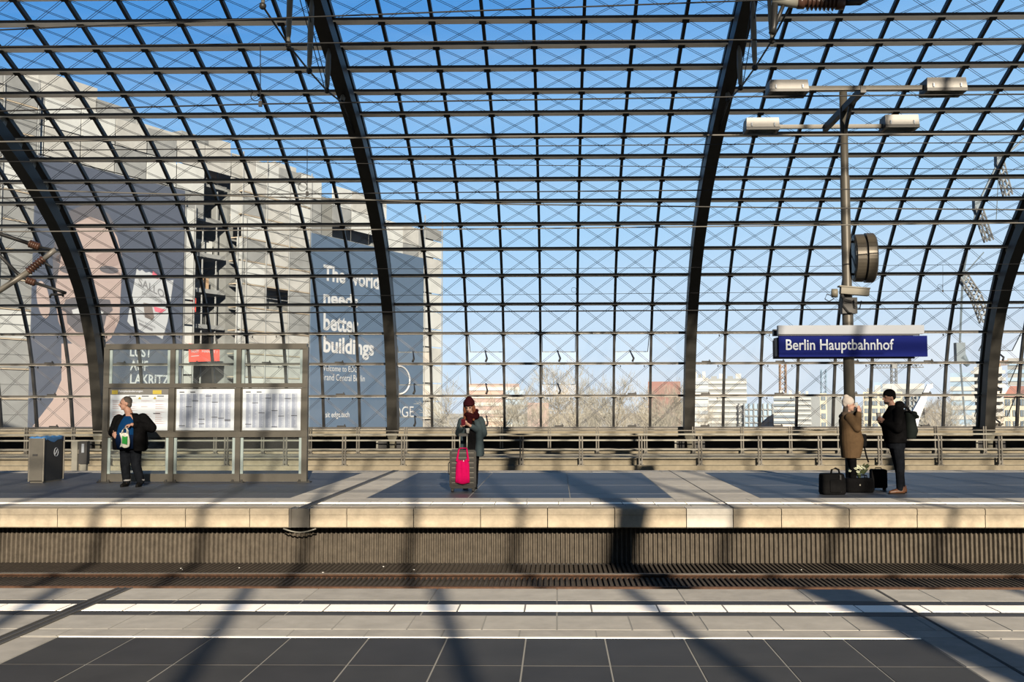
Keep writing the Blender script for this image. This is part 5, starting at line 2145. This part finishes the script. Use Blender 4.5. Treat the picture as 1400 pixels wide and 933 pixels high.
# ---- person with suitcase (centre)
g1 = gnd(644, 668.5)
wm = thing('person', 'person in maroon beanie and teal parka looking at a phone behind the suitcase', 'person', g1, 0)
b = MB()
hc = (-.035, -.05, 1.515)
fr = head(b, hc, (-.10, -.90, -.42), .96)
b.cap((.0, .02, 1.30), (-.02, -.01, 1.44), .055, .055)
loft(b, [(0, .02, .78, .16, .11), (0, .02, .9, .15, .10), (0, .02, 1.1, .16, .11), (0, .02, 1.25, .16, .09), (0, .02, 1.33, .07, .06)])
AL = [(-.17, .02, 1.24), (-.225, -.02, 1.02), (-.155, -.24, 1.165)]
AR = [(.17, .02, 1.24), (.225, .0, 1.02), (-.0, -.24, 1.165)]
chain(b, AL, [.05, .042, .028])
chain(b, AR, [.05, .042, .028])
LL = [(-.08, .02, .80), (-.085, .0, .45), (-.09, .04, .08)]
LR = [(.08, .02, .80), (.075, .0, .45), (.07, .04, .08)]
chain(b, LL, [.085, .06, .04])
chain(b, LR, [.085, .06, .04])
hand(b, AL[2], (.25, -.5, .55), (.6, .1, .3), .9, 1, .92)
hand(b, AR[2], (-.55, -.35, .35), (-.3, .1, .6), .9, -1, .92)
for l_ in (LL, LR):
    b.cap((l_[2][0], .04, .06), (l_[2][0], -.08, .03), .032, .025)
remesh(b, 'body', .008, MATS['skin_pale'], wm, 2)
face(wm, hc, fr, .96)
rt, fd, up = fr
R_ = Matrix((rt, fd, up)).transposed()
h_ = Vector(hc)
mb = MB()
mb.ell(h_ + up * .075 - fd * .02, (.098, .112, .095), 16, 12, R_)
mb.ell(h_ + up * .135 - fd * .045, (.065, .07, .05), 14, 10, R_)
remesh(mb, 'beanie', .009, MATS['knit_maroon'], wm, 2)
mb = MB()
mb.lathe([(.100, 0), (.108, .006), (.108, .045), (.098, .052)], h_ + up * .042 - fd * .012, up, 24)
mb.build('beanie_cuff', MATS['knit_maroon'], wm, True)
mb = MB()
for q in (-1, 1):
    chain(mb, [h_ + rt * q * .075 + up * .05 - fd * .01, h_ + rt * q * .085 - up * .05 + fd * .005, h_ + rt * q * .085 - up * .14 + fd * .01, Vector((-.03 - q * .085, -.13, 1.27))], [.03, .036, .036, .022])
mb.ell(h_ - fd * .06 - up * .03, (.085, .05, .11), 14, 10, R_)
remesh(mb, 'hair', .009, MATS['hair_red'], wm, 2)
mb = MB()
for k in range(14):
    t0, t1 = 2 * PI * k / 14, 2 * PI * (k + 1) / 14
    mb.cap((.01 + .10 * math.cos(t0), -.02 + .09 * math.sin(t0), 1.345 + .02 * math.sin(t0 * 2)), (.01 + .10 * math.cos(t1), -.02 + .09 * math.sin(t1), 1.345 + .02 * math.sin(t1 * 2)), .052, .052)
mb.cap((-.02, -.12, 1.30), (-.02, -.13, 1.20), .06, .05, 12, (1, .6))
mb.cap((.08, -.02, 1.40), (.10, 0, 1.44), .05, .04)
remesh(mb, 'scarf', .011, MATS['scarf_maroon'], wm, 3)
mb = MB()
loft(mb, [(.02, .04, .62, .225, .16), (.02, .035, .8, .215, .15), (.01, .03, 1.0, .20, .135), (0, .03, 1.2, .205, .12), (0, .03, 1.30, .13, .09)])
loft(mb, [(.16, -.05, .60, .075, .12), (.165, -.06, .85, .07, .11), (.155, -.05, 1.1, .07, .10), (.12, -.02, 1.25, .06, .08)])
loft(mb, [(-.16, -.05, .62, .055, .11), (-.165, -.05, .85, .055, .10), (-.155, -.04, 1.1, .06, .09), (-.12, -.02, 1.25, .05, .08)])
chain(mb, [AL[0], AL[1], Vector(AL[1]).lerp(Vector(AL[2]), .82)], [.082, .072, .052])
chain(mb, [AR[0], AR[1], Vector(AR[1]).lerp(Vector(AR[2]), .86)], [.085, .078, .052])
remesh(mb, 'parka', .012, MATS['parka_teal'], wm, 4)
mb = MB()
chain(mb, [(.10, .10, 1.27), (.17, .09, 1.29), (.19, .03, 1.27)], [.05, .05, .045])
remesh(mb, 'hood', .012, MATS['parka_teal'], wm, 3)
mb = MB()
loft(mb, [(0, -.055, .66, .12, .08), (0, -.065, .9, .12, .085), (-.01, -.06, 1.1, .115, .085), (-.01, -.04, 1.24, .09, .075)])
remesh(mb, 'sweater', .012, MATS['cloth_black'], wm, 3)
mb = MB()
loft(mb, [(0, .02, .70, .165, .12), (0, .02, .85, .165, .12)])
chain(mb, [LL[0], LL[1], LL[2]], [.092, .068, .052])
chain(mb, [LR[0], LR[1], LR[2]], [.092, .068, .052])
remesh(mb, 'trousers', .012, MATS['cloth_black'], wm, 3)
shoe(wm, (-.09, .10, 0), (-.11, -.15, 0), MATS['shoe_black'])
shoe(wm, (.07, .10, 0), (.09, -.15, 0), MATS['shoe_black'])
ph = thing('phone', 'small dark red phone held in both hands by the person with the suitcase', 'phone', g1 + Vector((-.115, -.345, 1.23)))
mb = MB()
PN = Vector((0, .75, .66)).normalized()
PU = Vector((0, -.66, .75)).normalized()
mb.frame((0, 0, 0), (1, 0, 0), PU, PN, .037, .072, .005)
mb.build('shell', mat('phone_red', (.05, .006, .010), .4), ph)
mb = MB()
mb.frame(PN * .0055, (1, 0, 0), PU, PN, .033, .066, .001)
mb.build('screen', MATS['black'], ph)

# suitcase with telescopic handle
g2 = gnd(633, 672.5)
sc_ = thing('suitcase', 'dark ribbed hard-shell suitcase on wheels with raised handle at centre', 'suitcase', g2, math.radians(3))
hw, dp_, z0, z1 = .235, .13, .065, .745


def rbox(mb, hx_, y0_, y1_, za, zb_, r=.05, n=5):
    poly = []
    for cx_, cz_, a0 in ((hx_ - r, zb_ - r, 0), (-hx_ + r, zb_ - r, PI / 2), (-hx_ + r, za + r, PI), (hx_ - r, za + r, 1.5 * PI)):
        for k in range(n + 1):
            t = a0 + k * PI / 2 / n
            poly.append((cx_ + r * math.cos(t), cz_ + r * math.sin(t)))
    return mb.prism(poly, (0, y0_, 0), (1, 0, 0), (0, 0, 1), (0, 1, 0), y1_ - y0_)


rbox(MB(), hw, -dp_, -.008, z0, z1).build('front_shell', MATS['case_dark'], sc_)
rbox(MB(), hw, .008, dp_, z0, z1).build('rear_shell', MATS['case_dark'], sc_)
rbox(MB(), hw - .012, -.008, .008, z0 + .01, z1 - .01).build('zip_band', MATS['black'], sc_)
zr = z0 + .05
while zr < z1 - .05:
    mb = MB()
    rbox(mb, hw - .025, -dp_ - .010, -dp_ + .002, zr, zr + .062, .02, 3)
    rb_ = mb.build('shell_rib', MATS['case_dark'], sc_)
    MB().box((-hw + .04, -dp_ - .0135, zr + .048), (hw - .04, -dp_ - .009, zr + .058)).build('rib_edge', MATS['case_rib'], rb_)
    zr += .088
for x_ in (-.185, .185):
    for y_ in (-.085, .085):
        wh = MB()
        wh.tube([(x_ - .02, y_, .03), (x_ + .02, y_, .03)], .03, 14)
        wo = wh.build('wheel', MATS['black'], sc_, True)
        MB().box((x_ - .028, y_ - .025, .03), (x_ + .028, y_ + .025, .072)).build('caster', MATS['case_dark'], wo)
for x_ in (-.065, .065):
    MB().tube([(x_, .10, z1 - .02), (x_, .10, 1.00)], .011, 8).build('handle_tube', MATS['steel_light'], sc_, True)
rbox(MB(), .085, .08, .12, .985, 1.035, .02, 4).build('handle_grip', MATS['black'], sc_)
MB().tube([(-.09, 0, z1 - .005), (-.075, 0, z1 + .03), (.075, 0, z1 + .03), (.09, 0, z1 - .005)], .010, 6).build('carry_handle', MATS['black'], sc_, True)
MB().tube([(-hw - .002, 0, .30), (-hw - .025, 0, .33), (-hw - .025, 0, .50), (-hw - .002, 0, .53)], .010, 6).build('side_handle', MATS['black'], sc_, True)
# white cup resting on the handle grip
cw_ = g2 + Vector((.075, .06, 1.036))
cu_ = thing('paper_cup', 'small white item on the raised suitcase handle', 'cup', cw_)
MB().lathe([(.026, 0), (.036, .075), (.038, .078)], (0, 0, 0), (0, 0, 1), 16).build('cup', MATS['cup_white'], cu_, True)
MB().lathe([(.039, .078), (.037, .09)], (0, 0, 0), (0, 0, 1), 16).build('lid', MATS['cup_white'], cu_, True)

# pink bag hanging on the suitcase
pb = thing('shopping_bag', 'bright pink shopping bag hanging over the front of the suitcase', 'bag', g2 + Vector((.008, -dp_ - .045, .16)))
mb = MB()
v, f = [], []
nu, nv = 14, 14
for side in (-1, 1):
    for j in range(nv + 1):
        for i in range(nu + 1):
            u, t = i / nu, j / nv
            wd = .255 * (1 - .10 * t) if t < .75 else .255 * (.925 - 1.2 * (t - .75))
            fold = .008 * math.sin(u * 19 + t * 2) * (.3 + t)
            z_ = t * .44 + .012 * math.cos(u * 6) * (1 - t) - (.05 * math.sin(PI * u) if t == 1 else 0)
            v.append(((u - .5) * wd, side * (.006 + .028 * math.sin(PI * u) * (1 - .6 * t)) + fold, z_))
k0 = (nu + 1) * (nv + 1)
for s_ in (0, 1):
    for j in range(nv):
        for i in range(nu):
            a_ = s_ * k0 + j * (nu + 1) + i
            f.append((a_, a_ + 1, a_ + nu + 2, a_ + nu + 1))
for j in range(nv):
    for i in (0, nu):
        a_ = j * (nu + 1) + i
        f.append((a_, a_ + nu + 1, k0 + a_ + nu + 1, k0 + a_))
for i in range(nu):
    f.append((i, i + 1, k0 + i + 1, k0 + i))
mb.add(v, f)
mb.build('bag_body', MATS['pink'], pb, True)
for x_ in (-.10, .10):
    MB().cap((x_, .0, .40), (x_ * .72, .03, .585), .020, .013, 10, (1, .4)).build('strap', MATS['pink'], pb, True)
MB().tube([(-.07, .04, .585), (-.06, .16, .612), (.06, .16, .612), (.07, .04, .585)], .012, 6).build('strap_loop', MATS['pink'], pb, True)
MB().box((.012, -.02, .385), (.026, -.012, .41)).build('tag', MATS['cup_white'], pb)

# ---- person in camel coat
g3 = gnd(1163, 673)
wc = thing('person', 'person in white beanie and long camel coat raising both hands to the mouth', 'person', g3, 0)
b = MB()
hc = (.0, -.02, 1.535)
fr = head(b, hc, (.93, -.36, -.05), .95)
b.cap((-.035, .0, 1.34), (-.012, 0, 1.46), .055, .052)
loft(b, [(-.01, 0, .8, .12, .15), (-.02, 0, 1.0, .11, .14), (-.03, 0, 1.2, .12, .16), (-.035, 0, 1.32, .09, .15), (-.035, 0, 1.37, .05, .06)])
AN = [(-.04, -.16, 1.31), (.075, -.21, 1.13), (.145, -.10, 1.40)]
AF = [(-.03, .16, 1.31), (.11, .20, 1.15), (.15, .02, 1.41)]
chain(b, AN, [.05, .042, .028])
chain(b, AF, [.05, .042, .028])
LN = [(0, -.08, .80), (.03, -.08, .44), (.01, -.08, .08)]
LF = [(0, .08, .80), (.06, .07, .44), (.05, .08, .08)]
chain(b, LN, [.085, .058, .04])
chain(b, LF, [.085, .058, .04])
hand(b, AN[2], (.1, .25, .9), (-.2, .9, .1), .8, 1, .92)
hand(b, AF[2], (.05, -.25, .9), (-.2, -.9, .1), .8, -1, .92)
for l_ in (LN, LF):
    b.cap((l_[2][0], l_[2][1], .06), (l_[2][0] + .11, l_[2][1], .03), .032, .025)
remesh(b, 'body', .008, MATS['skin_pale'], wc, 2)
face(wc, hc, fr, .95)
rt, fd, up = fr
R_ = Matrix((rt, fd, up)).transposed()
h_ = Vector(hc)
mb = MB()
mb.ell(h_ + up * .060 - fd * .022, (.094, .108, .098), 16, 12, R_)
mb.ell(h_ + up * .135 - fd * .055, (.055, .055, .05), 14, 10, R_)
mb.ell(h_ + up * .02 - fd * .065, (.080, .06, .07), 14, 10, R_)
remesh(mb, 'beanie', .009, MATS['knit_white'], wc, 3)
mb = MB()
mb.cap(h_ - fd * .05 - up * .05, (-.06, 0, 1.36), .055, .06)
remesh(mb, 'hair', .01, MATS['hair_dark'], wc, 2)
mb = MB()
loft(mb, [(.015, 0, .60, .155, .20), (.03, 0, .75, .185, .215), (.035, 0, .92, .205, .22), (.01, 0, 1.1, .175, .21), (-.02, 0, 1.26, .155, .20), (-.03, 0, 1.34, .12, .155), (-.035, 0, 1.385, .075, .08)])
chain(mb, [AN[0], AN[1], Vector(AN[1]).lerp(Vector(AN[2]), .88)], [.085, .078, .055])
chain(mb, [AF[0], AF[1], Vector(AF[1]).lerp(Vector(AF[2]), .88)], [.085, .078, .055])
remesh(mb, 'coat', .012, MATS['camel'], wc, 4)
mb = MB()
for k in range(12):
    t0, t1 = 2 * PI * k / 12, 2 * PI * (k + 1) / 12
    mb.cap((-.035 + .075 * math.cos(t0), .085 * math.sin(t0), 1.385), (-.035 + .075 * math.cos(t1), .085 * math.sin(t1), 1.385), .033, .033)
mb.cap((-.10, -.06, 1.36), (-.12, .06, 1.33), .05, .05)
remesh(mb, 'collar', .011, mat('camel_dark', (.022, .015, .010), .9), wc, 3)
mb = MB()
loft(mb, [(0, 0, .62, .10, .14), (0, 0, .82, .11, .15)])
chain(mb, LN, [.088, .064, .048])
chain(mb, LF, [.088, .064, .048])
remesh(mb, 'trousers', .012, MATS['cloth_black'], wc, 3)
shoe(wc, (-.05, -.08, 0), (.20, -.10, 0), MATS['shoe_black'])
shoe(wc, (-.01, .08, 0), (.24, .08, 0), MATS['shoe_black'])
c3 = g3 + Vector((.145, -.035, 1.455))
cu_ = thing('paper_cup', 'white paper cup held to the mouth by the person in the camel coat', 'cup', c3)
MB().lathe([(.028, 0), (.040, .105), (.042, .108)], (0, 0, 0), (-.35, 0, .94), 18).build('cup', MATS['cup_white'], cu_, True)
MB().lathe([(.043, .108), (.040, .122)], (0, 0, 0), (-.35, 0, .94), 18).build('lid', MATS['cup_white'], cu_, True)
# dark shoulder bag strap at her side
sb_ = thing('shoulder_bag', 'slim black shoulder bag hanging at the front of the camel coat', 'bag', g3 + Vector((.235, .05, .70)))
rbox(MB(), .055, -.10, .10, .10, .32, .03, 4).build('bag_body', MATS['bag_black'], sb_)
MB().tube([(.0, .06, .30), (-.12, .20, .55), (-.20, .22, .72)], .012, 6).build('strap', MATS['bag_black'], sb_, True)
MB().tube([(.02, -.04, .11), (.05, -.06, -.06), (.09, -.05, -.18)], .014, 6).build('strap_end', MATS['bag_black'], sb_, True)

# ---- person in black with backpack
g4 = gnd(1226, 675)
mk = thing('person', 'person in black hooded jacket and black beanie facing left with a backpack', 'person', g4, 0)
b = MB()
hc = (-.10, 0, 1.66)
fr = head(b, hc, (-.97, -.22, -.06), 1.03)
b.cap((-.02, 0, 1.46), (-.075, 0, 1.58), .065, .06)
loft(b, [(0, 0, .88, .13, .17), (.0, 0, 1.05, .13, .17), (-.02, 0, 1.25, .14, .19), (-.01, 0, 1.42, .11, .17), (-.01, 0, 1.48, .06, .07)])
AN = [(.0, -.20, 1.41), (-.04, -.25, 1.13), (-.22, -.12, 1.25)]
AF = [(.0, .20, 1.41), (-.04, .25, 1.13), (-.22, .10, 1.25)]
chain(b, AN, [.058, .048, .032])
chain(b, AF, [.058, .048, .032])
LN = [(.0, -.09, .90), (.035, -.10, .50), (.025, -.10, .09)]
LF = [(.0, .09, .90), (.075, .10, .50), (.125, .10, .09)]
chain(b, LN, [.10, .07, .046])
chain(b, LF, [.10, .07, .046])
hand(b, AN[2], (-.55, .35, .35), (-.1, .8, .3), .9, -1, 1.0)
hand(b, AF[2], (-.55, -.35, .35), (-.1, -.8, .3), .9, 1, 1.0)
for l_ in (LN, LF):
    b.cap((l_[2][0], l_[2][1], .07), (l_[2][0] - .13, l_[2][1], .035), .036, .028)
remesh(b, 'body', .0085, MATS['skin'], mk, 2)
face(mk, hc, fr, 1.03)
rt, fd, up = fr
R_ = Matrix((rt, fd, up)).transposed()
h_ = Vector(hc)
mb = MB()
mb.ell(h_ + up * .062 - fd * .018, (.094, .112, .092), 16, 12, R_)
mb.ell(h_ + up * .02 - fd * .068, (.085, .06, .07), 14, 10, R_)
remesh(mb, 'beanie', .009, MATS['cloth_black'], mk, 3)
mb = MB()
mb.ell(h_ - up * .085 + fd * .045, (.058, .048, .030), 12, 8, R_)
remesh(mb, 'beard', .008, MATS['hair_dark'], mk, 1)
mb = MB()
loft(mb, [(.0, 0, .875, .175, .225), (-.01, 0, 1.0, .19, .235), (-.03, 0, 1.2, .20, .24), (-.02, 0, 1.36, .175, .22), (-.005, 0, 1.47, .115, .13), (-.02, 0, 1.53, .085, .09)])
chain(mb, [AN[0], AN[1], Vector(AN[1]).lerp(Vector(AN[2]), .85)], [.095, .085, .06])
chain(mb, [AF[0], AF[1], Vector(AF[1]).lerp(Vector(AF[2]), .85)], [.095, .085, .06])
remesh(mb, 'jacket', .013, MATS['cloth_black'], mk, 4)
mb = MB()
mb.ell((.085, 0, 1.53), (.085, .12, .075), 14, 10)
mb.cap((.03, -.10, 1.50), (.03, .10, 1.50), .06, .06)
remesh(mb, 'hood', .012, MATS['cloth_black'], mk, 3)
mb = MB()
loft(mb, [(.0, 0, .78, .155, .185), (.0, 0, .93, .16, .195)])
chain(mb, [LN[0], LN[1], LN[2]], [.115, .084, .062])
chain(mb, [LF[0], LF[1], LF[2]], [.115, .084, .062])
remesh(mb, 'jeans', .012, MATS['denim_dark'], mk, 3)
for l_ in (LN, LF):
    x_, y_ = l_[2][0], l_[2][1]
    MB().tube([(x_, y_, .085), (x_, y_, .155)], [.052, .056], 14).build('sock', MATS['sock_red'], mk, True)
    shoe(mk, (x_ + .085, y_, 0), (x_ - .21, y_ - .02, 0), MATS['leather_brown'])
c4 = g4 + Vector((-.285, -.01, 1.27))
cu_ = thing('paper_cup', 'pale paper cup held by the person in black at chest height', 'cup', c4)
MB().lathe([(.028, 0), (.042, .11), (.044, .113)], (0, 0, 0), (0, 0, 1), 18).build('cup', MATS['cup_white'], cu_, True)
MB().lathe([(.045, .113), (.042, .128)], (0, 0, 0), (0, 0, 1), 18).build('lid', MATS['cuff_grey'], cu_, True)
bp_ = thing('backpack', 'dark roll-top backpack worn by the person in black', 'backpack', g4 + Vector((.27, 0, .93)))
mb = MB()
loft(mb, [(-.02, 0, .02, .09, .13), (.0, 0, .15, .115, .15), (-.02, 0, .32, .10, .145), (-.04, 0, .46, .08, .13), (-.03, 0, .50, .07, .12)])
mb.cap((.03, -.12, .45), (.03, .12, .45), .05, .05)
mb.cap((.085, -.10, .40), (.085, .10, .40), .035, .035)
remesh(mb, 'pack_body', .012, mat('pack_green', (.0035, .005, .0045), .8, spec=.04), bp_, 3)
MB().tube([(-.02, -.12, .46), (-.14, -.17, .58), (-.27, -.17, .50)], .022, 8).build('shoulder_strap', MATS['bag_black'], bp_, True)
MB().tube([(-.02, .12, .46), (-.14, .17, .58), (-.27, .17, .50)], .022, 8).build('shoulder_strap', MATS['bag_black'], bp_, True)

# ---- luggage at their feet
g5 = gnd(1142, 677)
tr_ = thing('travel_bag', 'boxy black travel bag with a loop handle, leftmost of the luggage by the couple', 'bag', g5, math.radians(8))
mb = MB()
loft(mb, [(0, .12, .0, .20, .13), (0, .12, .04, .215, .145), (0, .12, .25, .21, .14), (-.01, .12, .34, .20, .12), (-.01, .12, .36, .18, .10)], 24, 5)
remesh(mb, 'bag_body', .012, MATS['bag_black'], tr_, 3)
MB().tube([(-.02, .12, .35), (-.005, .12, .42), (.06, .12, .445), (.12, .12, .42), (.135, .12, .35)], .018, 8).build('handle', MATS['bag_black'], tr_, True)
rbox(MB(), .10, -.04, -.02, .05, .26, .02, 3).build('front_pocket', MATS['bag_black'], tr_)
MB().box((.07, -.035, .05), (.10, -.022, .34)).build('strap', MATS['black'], tr_)
g6 = gnd(1177, 674)
hb = thing('holdall', 'low black holdall carrying the bouquet between the couple', 'bag', g6, 0)
mb = MB()
loft(mb, [(0, .10, .0, .235, .12), (0, .10, .05, .25, .13), (0, .10, .2, .245, .125), (0, .10, .25, .23, .10)], 24, 4)
remesh(mb, 'bag_body', .012, MATS['bag_black'], hb, 3)
for y_ in (.04, .16):
    MB().tube([(-.13, y_, .22), (-.11, y_ - .02, .30), (.11, y_ - .02, .30), (.13, y_, .22)], .012, 8).build('handle', MATS['bag_black'], hb, True)
MB().box((-.03, -.035, .12), (-.01, -.026, .15)).build('buckle', MATS['steel_light'], hb)
g7 = gnd(1203, 671)
s2_ = thing('cabin_suitcase', 'upright small black suitcase beside the brown shoes', 'suitcase', g7, math.radians(-6))
rbox(MB(), .135, .0, .22, .04, .375, .03, 4).build('case_body', MATS['bag_black'], s2_)
rbox(MB(), .045, -.006, .0, .07, .25, .015, 3).build('luggage_label', MATS['cuff_grey'], s2_)
rbox(MB(), .115, -.012, -.0, .05, .34, .02, 3).build('front_pocket', MATS['bag_black'], s2_)
for x_ in (-.10, .10):
    MB().tube([(x_ - .015, .04, .025), (x_ + .015, .04, .025)], .025, 12).build('wheel', MATS['black'], s2_, True)
    MB().tube([(x_ - .015, .18, .025), (x_ + .015, .18, .025)], .025, 12).build('wheel', MATS['black'], s2_, True)
MB().tube([(-.06, .11, .37), (-.05, .11, .40), (.05, .11, .40), (.06, .11, .37)], .010, 6).build('handle', MATS['bag_black'], s2_, True)
bq = thing('bouquet', 'bouquet of white flowers with dark leaves on the black holdall', 'bouquet', g6 + Vector((0, .09, .26)))
random.seed(4)
for k in range(34):
    a_ = random.uniform(0, 2 * PI)
    r_ = random.uniform(0, .16)
    c_ = Vector((-.03 + r_ * math.cos(a_), r_ * .6 * math.sin(a_), .09 + .10 * math.sqrt(max(0, 1 - (r_ / .17) ** 2)) + random.uniform(-.03, .02)))
    fl_ = MB()
    nrm = Vector((c_.x + .03, c_.y - .04, .10)).normalized()
    x_ = nrm.orthogonal().normalized()
    y_ = nrm.cross(x_)
    for q in range(6):
        t = q * PI / 3
        d_ = x_ * math.cos(t) + y_ * math.sin(t)
        fl_.ell(c_ + d_ * .019, (.017, .017, .008), 6, 4)
    fl_.build('flower', MATS['petal'], bq, True)
for k in range(26):
    a_ = random.uniform(0, 2 * PI)
    d_ = Vector((math.cos(a_), .6 * math.sin(a_), random.uniform(.4, 1.2))).normalized()
    if k > 14:
        d_ = Vector((random.uniform(.7, 1.2), random.uniform(-.3, .3), random.uniform(.8, 1.4))).normalized()
    p_ = Vector((0, 0, .03)) + d_ * random.uniform(.10, .16 if k <= 14 else .25)
    s_ = d_.cross(Vector((0, 1, .2))).normalized()
    q_ = .055
    MB().add([p_ - d_ * q_, p_ + s_ * .022 + Vector((0, .006, 0)), p_ + d_ * q_, p_ - s_ * .022 + Vector((0, .006, 0)), p_ + Vector((0, -.006, 0))],
             [(0, 1, 4), (1, 2, 4), (2, 3, 4), (3, 0, 4), (0, 3, 2, 1)]).build('leaf', MATS['leaf_dark'], bq)
MB().tube([(-.02, 0, .10), (0, 0, .02), (.02, 0, -.0)], [.05, .03, .025], 10).build('stems', MATS['leaf_dark'], bq, True)
